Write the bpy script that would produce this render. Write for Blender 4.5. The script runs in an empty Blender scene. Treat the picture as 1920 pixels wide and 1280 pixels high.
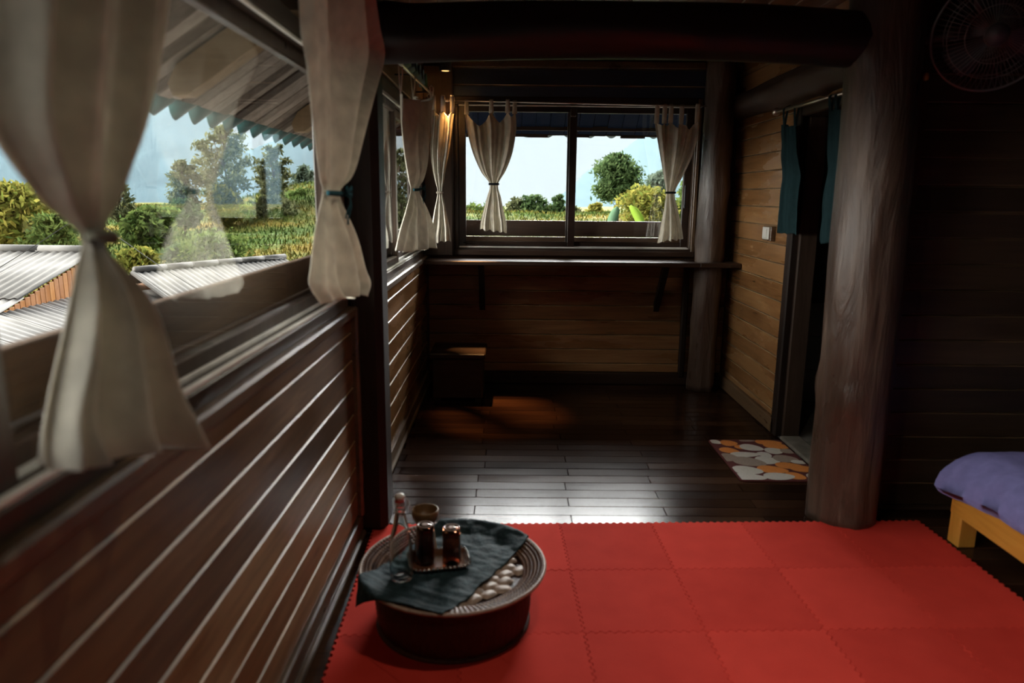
import bpy, math, random
import numpy as np
from mathutils import Vector, Matrix, noise
random.seed(7); rng = np.random.default_rng(11)
S = bpy.context.scene
COL = S.collection

# ---------------------------------------------------------------- camera
F, PITCH, YAW, ROLL = 1340.0, math.radians(11.47), 0.0045, 0.010
EYE = Vector((0, 0, 1.5))
fwd = Vector((math.sin(YAW)*math.cos(PITCH), math.cos(YAW)*math.cos(PITCH), -math.sin(PITCH)))
r0 = Vector((math.cos(YAW), -math.sin(YAW), 0)); u0 = r0.cross(fwd)
RT = math.cos(ROLL)*r0 + math.sin(ROLL)*u0
UP = -math.sin(ROLL)*r0 + math.cos(ROLL)*u0
cam = bpy.data.cameras.new('camera'); cam.sensor_width = 36; cam.lens = F/1920*36
cam.clip_start = 0.02; cam.clip_end = 6000
cam.dof.use_dof = True; cam.dof.focus_distance = 8.0; cam.dof.aperture_fstop = 2.2
co = bpy.data.objects.new('camera', cam); COL.objects.link(co)
m = Matrix((RT, UP, -fwd)).transposed().to_4x4(); m.translation = EYE; co.matrix_world = m
S.camera = co
# ---------------------------------------------------------------- sky, sun, exposure
W = bpy.data.worlds.new('World'); S.world = W; W.use_nodes = True
nt = W.node_tree; nt.nodes.clear()
wo = nt.nodes.new('ShaderNodeOutputWorld'); bg = nt.nodes.new('ShaderNodeBackground')
tc = nt.nodes.new('ShaderNodeTexCoord'); sx = nt.nodes.new('ShaderNodeSeparateXYZ')
rp = nt.nodes.new('ShaderNodeValToRGB')
rp.color_ramp.elements[0].position = 0.0; rp.color_ramp.elements[0].color = (.80, .835, .835, 1)
rp.color_ramp.elements[1].position = 0.7; rp.color_ramp.elements[1].color = (.42, .60, .80, 1)
nt.links.new(tc.outputs['Generated'], sx.inputs[0]); nt.links.new(sx.outputs['Z'], rp.inputs[0])
nt.links.new(rp.outputs[0], bg.inputs[0]); bg.inputs[1].default_value = .37
nt.links.new(bg.outputs[0], wo.inputs[0])
def sky_light(name, energy, angle, az, el, col):
    """sun lamp: az degrees left of straight ahead (+Y), el degrees above the horizon"""
    l = bpy.data.lights.new(name, 'SUN'); l.energy = energy; l.angle = math.radians(angle); l.color = col
    o = bpy.data.objects.new(name, l); COL.objects.link(o); o.location = (0, 8, 12)
    a, e = math.radians(az), math.radians(el)
    o.rotation_euler = Vector((math.sin(a)*math.cos(e), -math.cos(a)*math.cos(e), -math.sin(e))).to_track_quat('-Z', 'Y').to_euler()
sky_light('sun', 11.5, 40, -13, 26, (1, .985, .96))
sky_light('fill_sun_left', 12.5, 74, 100, 28, (1, .96, .89))  # added second sun, fills the room through the left windows
vs = S.view_settings
S.display_settings.display_device = 'sRGB'
vs.view_transform = 'Standard'; vs.look = 'None'; vs.gamma = 1.0; vs.use_curve_mapping = False
vs.exposure = 1.0
S.cycles.use_denoising = True
S.cycles.max_bounces = 10; S.cycles.diffuse_bounces = 5; S.cycles.glossy_bounces = 4
S.cycles.transparent_max_bounces = 16; S.cycles.transmission_bounces = 8
S.cycles.sample_clamp_indirect = 6.0; S.cycles.caustics_reflective = False; S.cycles.caustics_refractive = False

# ---------------------------------------------------------------- helpers
def ray(x, y): return fwd + RT*((x-960)/F) - UP*((y-640)/F)
def atX(x, y, X): v = ray(x, y); return EYE + v*((X-EYE.x)/v.x)
def atY(x, y, Y): v = ray(x, y); return EYE + v*((Y-EYE.y)/v.y)
def atZ(x, y, Z): v = ray(x, y); return EYE + v*((Z-EYE.z)/v.z)

MATS = {}
def new_mat(name):
    mt = bpy.data.materials.new(name); mt.use_nodes = True
    MATS[name] = mt
    return mt, mt.node_tree, mt.node_tree.nodes['Principled BSDF']
def plain(name, col, rough=.5, metal=0, noise_amt=0.0, noise_scale=8.0, bump=0.0, **kw):
    mt, t, b = new_mat(name)
    b.inputs['Base Color'].default_value = (*col, 1); b.inputs['Roughness'].default_value = rough
    b.inputs['Metallic'].default_value = metal
    for k, v in kw.items(): b.inputs[k].default_value = v
    if noise_amt or bump:
        g = t.nodes.new('ShaderNodeNewGeometry'); n = t.nodes.new('ShaderNodeTexNoise')
        n.inputs['Scale'].default_value = noise_scale; n.inputs['Detail'].default_value = 6
        t.links.new(g.outputs['Position'], n.inputs['Vector'])
        if noise_amt:
            r = t.nodes.new('ShaderNodeValToRGB')
            lo = tuple(c*(1-noise_amt) for c in col); hi = tuple(min(1, c*(1+noise_amt)) for c in col)
            r.color_ramp.elements[0].position = .3; r.color_ramp.elements[0].color = (*lo, 1)
            r.color_ramp.elements[1].position = .7; r.color_ramp.elements[1].color = (*hi, 1)
            t.links.new(n.outputs[0], r.inputs[0]); t.links.new(r.outputs[0], b.inputs['Base Color'])
        if bump:
            bp = t.nodes.new('ShaderNodeBump'); bp.inputs['Strength'].default_value = bump
            bp.inputs['Distance'].default_value = .01
            t.links.new(n.outputs[0], bp.inputs['Height']); t.links.new(bp.outputs[0], b.inputs['Normal'])
    return mt
def wood(name, dark, mid, light, axis='X', rough=.38, stretch=14.0, fine=3.0, bump=.12, rvar=.16, per_obj=.35, knots=True, bdist=.004):
    """lacquered timber: grain along axis, per-plank tone, soft knots, uneven gloss"""
    mt, t, b = new_mat(name); N = t.nodes.new; L = t.links.new
    g = N('ShaderNodeNewGeometry'); oi = N('ShaderNodeObjectInfo')
    mu = N('ShaderNodeMath'); mu.operation = 'MULTIPLY'; mu.inputs[1].default_value = 37.0; L(oi.outputs['Random'], mu.inputs[0])
    cx = N('ShaderNodeCombineXYZ')
    for i in range(3): L(mu.outputs[0], cx.inputs[i])
    ad = N('ShaderNodeVectorMath'); ad.operation = 'ADD'; L(g.outputs['Position'], ad.inputs[0]); L(cx.outputs[0], ad.inputs[1])
    mp = N('ShaderNodeMapping'); sc = [stretch]*3; sc['XYZ'.index(axis)] = 1.0
    mp.inputs['Scale'].default_value = sc; L(ad.outputs[0], mp.inputs[0])
    n1 = N('ShaderNodeTexNoise'); n1.inputs['Scale'].default_value = fine; n1.inputs['Detail'].default_value = 8; n1.inputs['Roughness'].default_value = .62
    n1.inputs['Distortion'].default_value = .6; L(mp.outputs[0], n1.inputs['Vector'])
    n2 = N('ShaderNodeTexNoise'); n2.inputs['Scale'].default_value = 3.2; n2.inputs['Detail'].default_value = 4
    mp3 = N('ShaderNodeMapping'); s3 = [1.6]*3; s3['XYZ'.index(axis)] = .38; mp3.inputs['Scale'].default_value = s3; L(ad.outputs[0], mp3.inputs[0]); L(mp3.outputs[0], n2.inputs['Vector'])
    mx = N('ShaderNodeMath'); mx.operation = 'MULTIPLY_ADD'; mx.inputs[1].default_value = .55; L(n2.outputs[0], mx.inputs[0])
    m2 = N('ShaderNodeMath'); m2.operation = 'MULTIPLY_ADD'; m2.inputs[1].default_value = .6; m2.inputs[2].default_value = -.075 ; L(n1.outputs[0], m2.inputs[0]); L(m2.outputs[0], mx.inputs[2])
    m3 = N('ShaderNodeMath'); m3.operation = 'MULTIPLY_ADD'; m3.inputs[1].default_value = per_obj; L(oi.outputs['Random'], m3.inputs[0])
    m4 = N('ShaderNodeMath'); m4.operation = 'SUBTRACT'; m4.inputs[1].default_value = per_obj*.5; L(mx.outputs[0], m4.inputs[0]); L(m4.outputs[0], m3.inputs[2])
    r = N('ShaderNodeValToRGB'); e = r.color_ramp.elements
    e[0].position = .22; e[0].color = (*dark, 1); e[1].position = .82; e[1].color = (*light, 1)
    k = e.new(.52); k.color = (*mid, 1)
    L(m3.outputs[0], r.inputs[0])
    last = r.outputs[0]
    if knots:
        v = N('ShaderNodeTexVoronoi'); v.inputs['Scale'].default_value = 1.0
        mp2 = N('ShaderNodeMapping'); s2 = [7.0]*3; s2['XYZ'.index(axis)] = 1.9; mp2.inputs['Scale'].default_value = s2
        L(ad.outputs[0], mp2.inputs[0]); L(mp2.outputs[0], v.inputs['Vector'])
        kr = N('ShaderNodeValToRGB'); kr.color_ramp.elements[0].position = .03; kr.color_ramp.elements[0].color = (.5, .5, .5, 1)
        kr.color_ramp.elements[1].position = .10; kr.color_ramp.elements[1].color = (0, 0, 0, 1)
        L(v.outputs['Distance'], kr.inputs[0])
        mixk = N('ShaderNodeMixRGB'); mixk.inputs[2].default_value = (*[c*.35 for c in dark], 1); L(kr.outputs[0], mixk.inputs[0]); L(last, mixk.inputs[1])
        last = mixk.outputs[0]
    L(last, b.inputs['Base Color'])
    rr = N('ShaderNodeMapRange'); rr.inputs[1].default_value = .3; rr.inputs[2].default_value = .7
    rr.inputs[3].default_value = max(.05, rough-rvar); rr.inputs[4].default_value = rough+rvar
    L(n2.outputs[0], rr.inputs[0]); L(rr.outputs[0], b.inputs['Roughness'])
    bp = N('ShaderNodeBump'); bp.inputs['Strength'].default_value = bump; bp.inputs['Distance'].default_value = bdist
    L(n1.outputs[0], bp.inputs['Height']); L(bp.outputs[0], b.inputs['Normal'])
    return mt
def glass_pane_mat(name, tint=(.97, .985, .985)):
    mt = bpy.data.materials.new(name); mt.use_nodes = True; t = mt.node_tree; t.nodes.clear()
    o = t.nodes.new('ShaderNodeOutputMaterial'); mx = t.nodes.new('ShaderNodeMixShader')
    tr = t.nodes.new('ShaderNodeBsdfTransparent'); tr.inputs[0].default_value = (*tint, 1)
    gl = t.nodes.new('ShaderNodeBsdfGlossy'); gl.inputs['Roughness'].default_value = .01
    # Schlick reflectance of one face, the same on entering and leaving so a thin sheet never turns mirror
    g = t.nodes.new('ShaderNodeNewGeometry'); dp = t.nodes.new('ShaderNodeVectorMath'); dp.operation = 'DOT_PRODUCT'
    t.links.new(g.outputs['Normal'], dp.inputs[0]); t.links.new(g.outputs['Incoming'], dp.inputs[1])
    def mth(op, a, b=None):
        n = t.nodes.new('ShaderNodeMath'); n.operation = op; t.links.new(a, n.inputs[0])
        if b is not None: n.inputs[1].default_value = b
        return n.outputs[0]
    ab = mth('ABSOLUTE', dp.outputs['Value']); iv = t.nodes.new('ShaderNodeMath'); iv.operation = 'SUBTRACT'; iv.inputs[0].default_value = 1.0
    t.links.new(ab, iv.inputs[1]); p5 = mth('POWER', iv.outputs[0], 5.0); sc = mth('MULTIPLY', p5, .9); fr = mth('ADD', sc, .03)
    t.links.new(fr, mx.inputs[0]); t.links.new(tr.outputs[0], mx.inputs[1]); t.links.new(gl.outputs[0], mx.inputs[2])
    t.links.new(mx.outputs[0], o.inputs[0]); MATS[name] = mt
    return mt
def cloth_mat(name, col, trans=.35, weave=420, crease=.25, var=.12):
    mt = bpy.data.materials.new(name); mt.use_nodes = True; t = mt.node_tree; t.nodes.clear(); N = t.nodes.new; L = t.links.new
    o = N('ShaderNodeOutputMaterial'); mx = N('ShaderNodeMixShader'); mx.inputs[0].default_value = trans
    d = N('ShaderNodeBsdfDiffuse'); d.inputs['Roughness'].default_value = .6; tr = N('ShaderNodeBsdfTranslucent')
    g = N('ShaderNodeNewGeometry'); n = N('ShaderNodeTexNoise'); n.inputs['Scale'].default_value = 22; n.inputs['Detail'].default_value = 5
    L(g.outputs['Position'], n.inputs['Vector'])
    r = N('ShaderNodeValToRGB'); r.color_ramp.elements[0].position = .3; r.color_ramp.elements[1].position = .7
    r.color_ramp.elements[0].color = (*[c*(1-var) for c in col], 1); r.color_ramp.elements[1].color = (*[min(1, c*(1+var)) for c in col], 1)
    L(n.outputs[0], r.inputs[0]); L(r.outputs[0], d.inputs[0]); L(r.outputs[0], tr.inputs[0])
    n2 = N('ShaderNodeTexNoise'); n2.inputs['Scale'].default_value = weave; L(g.outputs['Position'], n2.inputs['Vector'])
    ad = N('ShaderNodeMath'); ad.operation = 'MULTIPLY_ADD'; ad.inputs[1].default_value = .25; L(n2.outputs[0], ad.inputs[0]); L(n.outputs[0], ad.inputs[2])
    bp = N('ShaderNodeBump'); bp.inputs['Strength'].default_value = crease; bp.inputs['Distance'].default_value = .012
    L(ad.outputs[0], bp.inputs['Height']); L(bp.outputs[0], d.inputs['Normal']); L(bp.outputs[0], tr.inputs['Normal'])
    L(d.outputs[0], mx.inputs[1]); L(tr.outputs[0], mx.inputs[2]); L(mx.outputs[0], o.inputs[0]); MATS[name] = mt
    return mt

def setp(o, label=None, cat=None, group=None, kind=None):
    if label: o['label'] = label
    if cat: o['category'] = cat
    if group: o['group'] = group
    if kind: o['kind'] = kind
    return o
def mesh(name, verts, faces, mats, smooth=False, fm=None):
    me = bpy.data.meshes.new(name); me.from_pydata([tuple(v) for v in verts], [], [tuple(f) for f in faces])
    for q in (mats if isinstance(mats, (list, tuple)) else [mats]): me.materials.append(q)
    if fm is not None: me.polygons.foreach_set('material_index', np.array(fm, dtype=np.int32))
    if smooth: me.polygons.foreach_set('use_smooth', np.ones(len(me.polygons), dtype=bool))
    me.update()
    return me
def link(o, parent=None):
    COL.objects.link(o)
    if parent is not None:
        o.parent = parent
        M = Matrix.Identity(4); q = parent
        mats = []
        while q is not None: mats.append(q.matrix_basis.copy()); q = q.parent
        # parents here only ever carry plain transforms; children are modelled in world space
        Wm = Matrix.Identity(4)
        for a in reversed(mats): Wm = Wm @ a
        o.matrix_parent_inverse = Wm.inverted() if parent.parent is None else Matrix.Identity(4)
    return o
def obj(name, verts, faces, mats, parent=None, smooth=False, fm=None):
    return link(bpy.data.objects.new(name, mesh(name, verts, faces, mats, smooth, fm)), parent)
def inst(name, me, parent=None, loc=(0, 0, 0), rot=(0, 0, 0), scale=(1, 1, 1)):
    o = bpy.data.objects.new(name, me); o.location = loc; o.rotation_euler = rot; o.scale = scale
    return link(o, parent)
def empty(name, loc, label=None, cat=None, group=None, kind=None):
    o = bpy.data.objects.new(name, None); o.location = loc; o.empty_display_size = .05; COL.objects.link(o)
    return setp(o, label, cat, group, kind)

class MB:
    def __init__(s): s.v = []; s.f = []; s.m = []
    def add(s, v, f, mi=0):
        n = len(s.v); s.v += [tuple(x) for x in v]; s.f += [tuple(i+n for i in q) for q in f]; s.m += [mi]*len(f)
    def box(s, a, b, mi=0, ch=0.0):
        x0, y0, z0 = a; x1, y1, z1 = b
        if ch <= 0:
            s.add([(x0,y0,z0),(x1,y0,z0),(x1,y1,z0),(x0,y1,z0),(x0,y0,z1),(x1,y0,z1),(x1,y1,z1),(x0,y1,z1)],
                  [(0,3,2,1),(4,5,6,7),(0,1,5,4),(1,2,6,5),(2,3,7,6),(3,0,4,7)], mi)
        else:
            V = []; idx = {}
            for ix, (xx, dx) in enumerate(((x0, 1), (x1, -1))):
                for iy, (yy, dy) in enumerate(((y0, 1), (y1, -1))):
                    for iz, (zz, dz) in enumerate(((z0, 1), (z1, -1))):
                        for k in range(3):
                            p = [xx+dx*ch, yy+dy*ch, zz+dz*ch]; p[k] = (xx, yy, zz)[k]
                            idx[ix, iy, iz, k] = len(V); V.append(p)
            Fc = []
            I = lambda a, b, c, k: idx[a, b, c, k]
            Fc += [(I(0,0,0,0),I(0,0,1,0),I(0,1,1,0),I(0,1,0,0)),(I(1,0,0,0),I(1,1,0,0),I(1,1,1,0),I(1,0,1,0)),
                   (I(0,0,0,1),I(1,0,0,1),I(1,0,1,1),I(0,0,1,1)),(I(0,1,0,1),I(0,1,1,1),I(1,1,1,1),I(1,1,0,1)),
                   (I(0,0,0,2),I(0,1,0,2),I(1,1,0,2),I(1,0,0,2)),(I(0,0,1,2),I(1,0,1,2),I(1,1,1,2),I(0,1,1,2))]
            for a in (0, 1):
                for b2 in (0, 1):
                    Fc.append((I(a,b2,0,0),I(a,b2,1,0),I(a,b2,1,1),I(a,b2,0,1)))
                    Fc.append((I(a,0,b2,0),I(a,1,b2,0),I(a,1,b2,2),I(a,0,b2,2)))
                    Fc.append((I(0,a,b2,1),I(1,a,b2,1),I(1,a,b2,2),I(0,a,b2,2)))
                    for c in (0, 1): Fc.append((I(a,b2,c,0),I(a,b2,c,1),I(a,b2,c,2)))
            # consistent outward winding
            cen = Vector(((x0+x1)/2, (y0+y1)/2, (z0+z1)/2)); out = []
            for q in Fc:
                P = [Vector(V[i]) for i in q]; nn = (P[1]-P[0]).cross(P[2]-P[0]); ce = sum(P, Vector())/len(P)
                out.append(q if nn.dot(ce-cen) >= 0 else tuple(reversed(q)))
            s.add(V, out, mi)
    def tube(s, pts, rad, n=8, mi=0, caps=True):
        pts = [Vector(p) for p in pts]; m = len(pts)
        rad = rad if isinstance(rad, (list, tuple)) else [rad]*m
        V = []; prev = None
        for i, p in enumerate(pts):
            t = (pts[min(i+1, m-1)]-pts[max(i-1, 0)]).normalized()
            if prev is None:
                a = t.orthogonal().normalized()
            else:
                a = (prev - t*prev.dot(t)); a = a.normalized() if a.length > 1e-6 else t.orthogonal().normalized()
            prev = a; b = t.cross(a)
            for k in range(n):
                w = 2*math.pi*k/n; V.append(p + (a*math.cos(w)+b*math.sin(w))*rad[i])
        Fc = [(i*n+k, i*n+(k+1) % n, (i+1)*n+(k+1) % n, (i+1)*n+k) for i in range(m-1) for k in range(n)]
        if caps: Fc += [tuple(reversed(range(n))), tuple((m-1)*n+k for k in range(n))]
        s.add(V, Fc, mi)
    def lathe(s, prof, c=(0, 0, 0), n=40, mi=0, close=False):
        V = []
        for r, z in prof:
            for k in range(n):
                w = 2*math.pi*k/n; V.append((c[0]+r*math.cos(w), c[1]+r*math.sin(w), c[2]+z))
        m = len(prof)
        Fc = [(i*n+k, i*n+(k+1) % n, (i+1)*n+(k+1) % n, (i+1)*n+k) for i in range(m-1) for k in range(n)]
        s.add(V, Fc, mi)
    def obj(s, name, mats, parent=None, smooth=False):
        return obj(name, s.v, s.f, mats, parent, smooth, s.m)
    def mesh(s, name, mats, smooth=False):
        return mesh(name, s.v, s.f, mats, smooth, s.m)

def torus(mb, c, R, r, nR=40, nr=8, mi=0, ax=(Vector((1,0,0)), Vector((0,1,0)))):
    a, b = ax; n = a.cross(b); V = []
    for i in range(nR):
        w = 2*math.pi*i/nR; d = a*math.cos(w)+b*math.sin(w)
        for k in range(nr):
            q = 2*math.pi*k/nr; V.append(Vector(c)+d*(R+r*math.cos(q))+n*(r*math.sin(q)))
    mb.add(V, [(i*nr+k, ((i+1) % nR)*nr+k, ((i+1) % nR)*nr+(k+1) % nr, i*nr+(k+1) % nr) for i in range(nR) for k in range(nr)], mi)

# ---------------------------------------------------------------- materials
M_wall = wood('lacquered_wall_wood', (.044,.022,.009), (.128,.067,.027), (.26,.152,.066), 'Y', rough=.46)
M_wallX = wood('lacquered_wall_wood_x', (.075,.034,.013), (.20,.094,.036), (.36,.19,.08), 'X', rough=.36)
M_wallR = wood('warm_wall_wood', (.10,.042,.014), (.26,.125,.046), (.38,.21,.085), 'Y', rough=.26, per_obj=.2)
M_seam = plain('pale_seam_glint', (.30,.19,.095), .45, noise_amt=.5, noise_scale=5)  # pale tone stands in for the glint along the board edges
M_wall.node_tree.nodes['Principled BSDF'].inputs['Specular IOR Level'].default_value = .34
M_seamdark = plain('dim_seam_glint', (.10, .062, .032), .5, noise_amt=.6, noise_scale=4)  # weaker painted glint for the boards beside the bed
M_darkX = wood('dark_timber_x', (.012,.007,.005), (.035,.018,.011), (.07,.036,.021), 'X', rough=.42)
M_darkY = wood('dark_timber_y', (.012,.007,.005), (.035,.018,.011), (.07,.036,.021), 'Y', rough=.42)
M_darkZ = wood('dark_timber_z', (.009,.006,.005), (.024,.0145,.010), (.055,.034,.023), 'Z', rough=.55)
M_darkZ.node_tree.nodes['Principled BSDF'].inputs['Specular IOR Level'].default_value = .2
M_log = wood('log_post_wood', (.014,.008,.005), (.062,.037,.025), (.19,.135,.098), 'Z', rough=.36, stretch=7, fine=2.2, bdist=.014, bump=1.0, knots=True)
M_logX = wood('log_beam_wood', (.007,.005,.004), (.014,.009,.007), (.036,.023,.017), 'X', rough=.55, stretch=9, fine=1.6, bump=.5)
M_logY = wood('log_lintel_wood', (.02,.010,.006), (.055,.028,.015), (.12,.068,.04), 'Y', rough=.6, stretch=9, fine=1.6, bump=.5)
M_floor = wood('varnished_floor_wood', (.010,.0045,.003), (.026,.011,.006), (.055,.024,.012), 'X', rough=.20, rvar=.035, bump=.06, knots=False)
M_trim = wood('brown_trim_wood', (.05,.028,.014), (.115,.068,.035), (.22,.135,.07), 'Y', rough=.4)
M_frame = wood('dark_window_wood', (.016,.010,.007), (.045,.027,.017), (.09,.055,.036), 'Z', rough=.4)
M_frameY = wood('dark_window_wood_y', (.016,.010,.007), (.045,.027,.017), (.09,.055,.036), 'Y', rough=.4)
M_guard = wood('weathered_board', (.042,.022,.010), (.095,.052,.025), (.17,.098,.05), 'Y', rough=.6)
M_guardX = wood('weathered_board_x', (.042,.021,.011), (.09,.046,.025), (.15,.082,.046), 'X', rough=.6)
M_ceil = wood('ceiling_wood', (.05,.02,.009), (.13,.055,.022), (.24,.11,.045), 'Y', rough=.45)
M_eave = wood('grey_eave_board', (.07,.055,.045), (.20,.17,.145), (.40,.36,.32), 'X', rough=.75, stretch=10, per_obj=.6)
M_eaveY = wood('glare_blue_eave_board', (.004,.008,.019), (.006,.0125,.029), (.009,.018,.040), 'Y', rough=.7)  # navy tone paints the blue window glare into these boards
M_rafter = wood('brown_rafter', (.10,.062,.03), (.21,.14,.072), (.33,.235,.13), 'X', rough=.7)
M_alu = plain('pale_metal_strip', (.80,.80,.77), .35, .2, noise_amt=.2)
M_steel = plain('rod_steel', (.55,.50,.44), .28, 1.0)
M_blackm = plain('black_metal', (.02,.02,.022), .4, .3)
M_pane = glass_pane_mat('window_glass')
M_white = cloth_mat('cream_cotton', (.68,.648,.565), .24)
M_teal = cloth_mat('teal_cotton', (.020,.042,.046), .10)
M_tie = cloth_mat('teal_ribbon', (.045,.13,.16), .1)
M_tiepale = cloth_mat('cream_ribbon', (.5,.44,.36), .1)
M_tieold = cloth_mat('faded_green_ribbon', (.26,.25,.19), .1)
M_tiedark = cloth_mat('black_ribbon', (.02,.025,.03), .05)

# ================================================================ ROOM SHELL
LX, RX, BY, ZC = -0.66, 1.74, 5.70, 2.52        # left wall, bay right wall, back wall, ceiling
PITCHB = 0.119
def plank_mesh(name, axis, a0, a1, z0, z1, face, out, mat, t=.022, ch=.0042, wob=0.0):
    """one horizontal wall board: axis X or Y, front face at coordinate `face`, `out`=+-1 towards the room.
    The routed upper and lower arrises get a paler colour that paints in their glint."""
    g = .0018
    prof = [(-t, z0+g), (-ch, z0+g), (0, z0+g+ch), (0, z1-g-ch), (-ch, z1-g), (-t, z1-g)]
    V = []
    for a in (a0, a1):
        for d, z in prof:
            p = face + out*(d+wob)
            V.append((p, a, z) if axis == 'Y' else (a, p, z))
    n = len(prof); Fc = []; fm = []
    for k in range(n):
        Fc.append((k, (k+1) % n, n+(k+1) % n, n+k)); fm.append(1 if k in (1, 3) else 0)
    Fc += [tuple(reversed(range(n))), tuple(range(n, 2*n))]; fm += [0, 0]
    if (axis == 'Y') == (out > 0): Fc = [tuple(reversed(q)) for q in Fc]
    return mesh(name, V, Fc, [mat, M_seamdark if mat.name.startswith('dark_bed') else M_seam], False, fm)
def clad(parent, axis, a0, a1, z0, z1, face, out, mat, pitch=PITCHB, z_start=None, joints=()):
    z = z_start if z_start is not None else z0
    cuts = [a0, *joints, a1]
    while z < z1-.02:
        zt = min(z+pitch, z1)
        for b0, b1 in zip(cuts[:-1], cuts[1:]):
            link(bpy.data.objects.new('plank', plank_mesh('plank', axis, b0+.0006, b1-.0006, max(z, z0), zt, face, out, mat, wob=random.uniform(-.0012, .0012))), parent)
        z = zt

def shell(name, boxes, mat, label=None):
    mb = MB()
    for a, b in boxes: mb.box(a, b)
    return setp(mb.obj(name, mat), kind='structure', label=label)

# left wall: panelled below the windows, header above
wl = shell('wall_left', [((-.76, -2.2, -.05), (-.684, 5.9, 1.0)), ((-.76, -2.2, 2.10), (-.684, 5.9, 2.56)),
                         ((-.76, -2.2, 1.0), (-.684, -.9, 2.10)), ((-.76, 2.93, 1.0), (-.70, 3.22, 2.10)), ((-.76, 5.56, 1.0), (-.684, 5.9, 2.10))], M_darkY)
clad(wl, 'Y', -2.1, 2.965, .105, 1.0, LX, 1, M_wall, z_start=.105)
clad(wl, 'Y', 3.19, 5.69, .105, 1.0, LX, 1, M_wallR, z_start=.105)  # lighter copy of the same wood puts the bay's daylight into the colour
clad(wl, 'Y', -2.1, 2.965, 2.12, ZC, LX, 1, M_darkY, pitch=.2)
clad(wl, 'Y', 3.19, 5.69, 2.12, ZC, LX, 1, M_wall, pitch=.2)
for i, (y0, y1) in enumerate(((-2.1, 2.985), (3.19, 5.69))):
    mb = MB(); mb.box((-.70, y0, 1.0), (-.640, y1, 1.042), ch=.008); mb.obj('sill_rail', M_trim, wl)
    mb = MB(); mb.box((-.70, y0, 0.0), (-.632, y1, .03), ch=.008); mb.box((-.70, y0, .028), (-.645, y1, .105), ch=.006); s = mb.obj('baseboard_left' if i == 0 else 'baseboard_left_2', M_trim); setp(s, kind='structure')
mb = MB(); mb.box((-.68, 2.945, .1), (-.635, 2.985, 1.042), ch=.01); mb.obj('corner_bead', M_trim, wl)
# weathered outer guard boards seen through the panes
for y0, y1 in ((-1.2, 3.1), (3.1, 6.0)):
    for z0, z1 in ((1.0, 1.12), (1.125, 1.25)):
        mb = MB(); mb.box((-.845, y0, z0), (-.815, y1, z1), ch=.004); mb.obj('outer_board', M_guard, wl)
# back wall
wb = shell('wall_back', [((-.76, 5.724, -.05), (1.84, 5.80, 1.06)), ((-.76, 5.724, 2.19), (1.84, 5.80, 2.56)),
                         ((-.76, 5.724, 1.06), (-.45, 5.80, 2.19)), ((1.46, 5.724, 1.06), (1.84, 5.80, 2.19))], M_darkX)
clad(wb, 'X', -.645, 1.735, .095, 1.04, BY, -1, M_wallX, z_start=.095-.047)
M_head = wood('blue_glare_wood', (.009,.014,.026), (.018,.028,.052), (.03,.045,.08), 'X', rough=.5)  # bluish tone paints the backlight glare onto the header boards
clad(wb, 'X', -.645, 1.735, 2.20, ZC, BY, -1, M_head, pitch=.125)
for z0, z1 in ((1.06, 1.18), (1.185, 1.31)):
    mb = MB(); mb.box((-.8, 5.86, z0), (1.9, 5.89, z1), ch=.004); mb.obj('outer_board', M_guardX, wb)
mb = MB(); mb.box((-.645, 5.665, 0), (1.735, 5.70, .095), ch=.006); setp(mb.obj('baseboard_back', M_darkX), kind='structure')
mb = MB(); mb.box((-.645, 5.64, 2.445), (1.735, 5.70, 2.50), ch=.006); mb.obj('wall_plate', M_trim, wb)
mb = MB(); mb.box((1.385, 5.655, .06), (1.43, 5.70, 1.03), ch=.008); mb.obj('corner_bead', M_darkZ, wb)
for x in (-.53,):   # boxed corner between the two windows
    mb = MB(); mb.box((-.66, 5.60, 1.04), (-.44, 5.70, 2.45), ch=.008); mb.obj('corner_casing', M_darkZ, wb)
# bay right wall with the bathroom doorway
DY0, DY1, DZ = 3.45, 4.40, 1.98
wr = shell('wall_right', [((1.764, 4.40, -.05), (1.84, 5.9, 2.56)), ((1.764, 3.30, DZ), (1.84, 4.40, 2.56)), ((1.764, 3.30, -.05), (1.84, DY0, DZ))], M_darkY)
clad(wr, 'Y', DY1+.06, 5.69, .10, 2.02, RX, -1, M_wallR, z_start=.021)
clad(wr, 'Y', 3.33, 5.69, 2.02, ZC, RX, -1, M_wallR, pitch=.125)
mb = MB(); mb.box((1.715, 4.43, 0), (1.76, 5.69, .10), ch=.008); setp(mb.obj('baseboard_right', M_trim), kind='structure')
d1 = setp(MB().obj('door_1', M_darkZ) if False else bpy.data.objects.new('door_1', None), kind='structure'); COL.objects.link(d1); d1.location = (1.76, 3.9, 0)
mb = MB(); mb.box((1.715, DY1-.01, 0), (1.775, DY1+.07, DZ+.07), ch=.008); mb.obj('door_casing', M_darkZ, d1)
mb = MB(); mb.box((1.76, DY1-.03, 0), (1.87, DY1+.0, DZ), ch=.006); mb.obj('door_jamb', M_darkZ, d1)
mb = MB(); mb.box((1.715, DY0-.07, 0), (1.775, DY0+.01, DZ+.07), ch=.008); mb.obj('door_casing', M_darkZ, d1)
mb = MB(); mb.box((1.76, DY0, 0), (1.87, DY0+.03, DZ), ch=.006); mb.obj('door_jamb', M_darkZ, d1)
mb = MB(); mb.box((1.717, DY0-.07, DZ), (1.775, DY1+.07, DZ+.07), ch=.008); mb.obj('door_header', M_darkY, d1)
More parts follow.
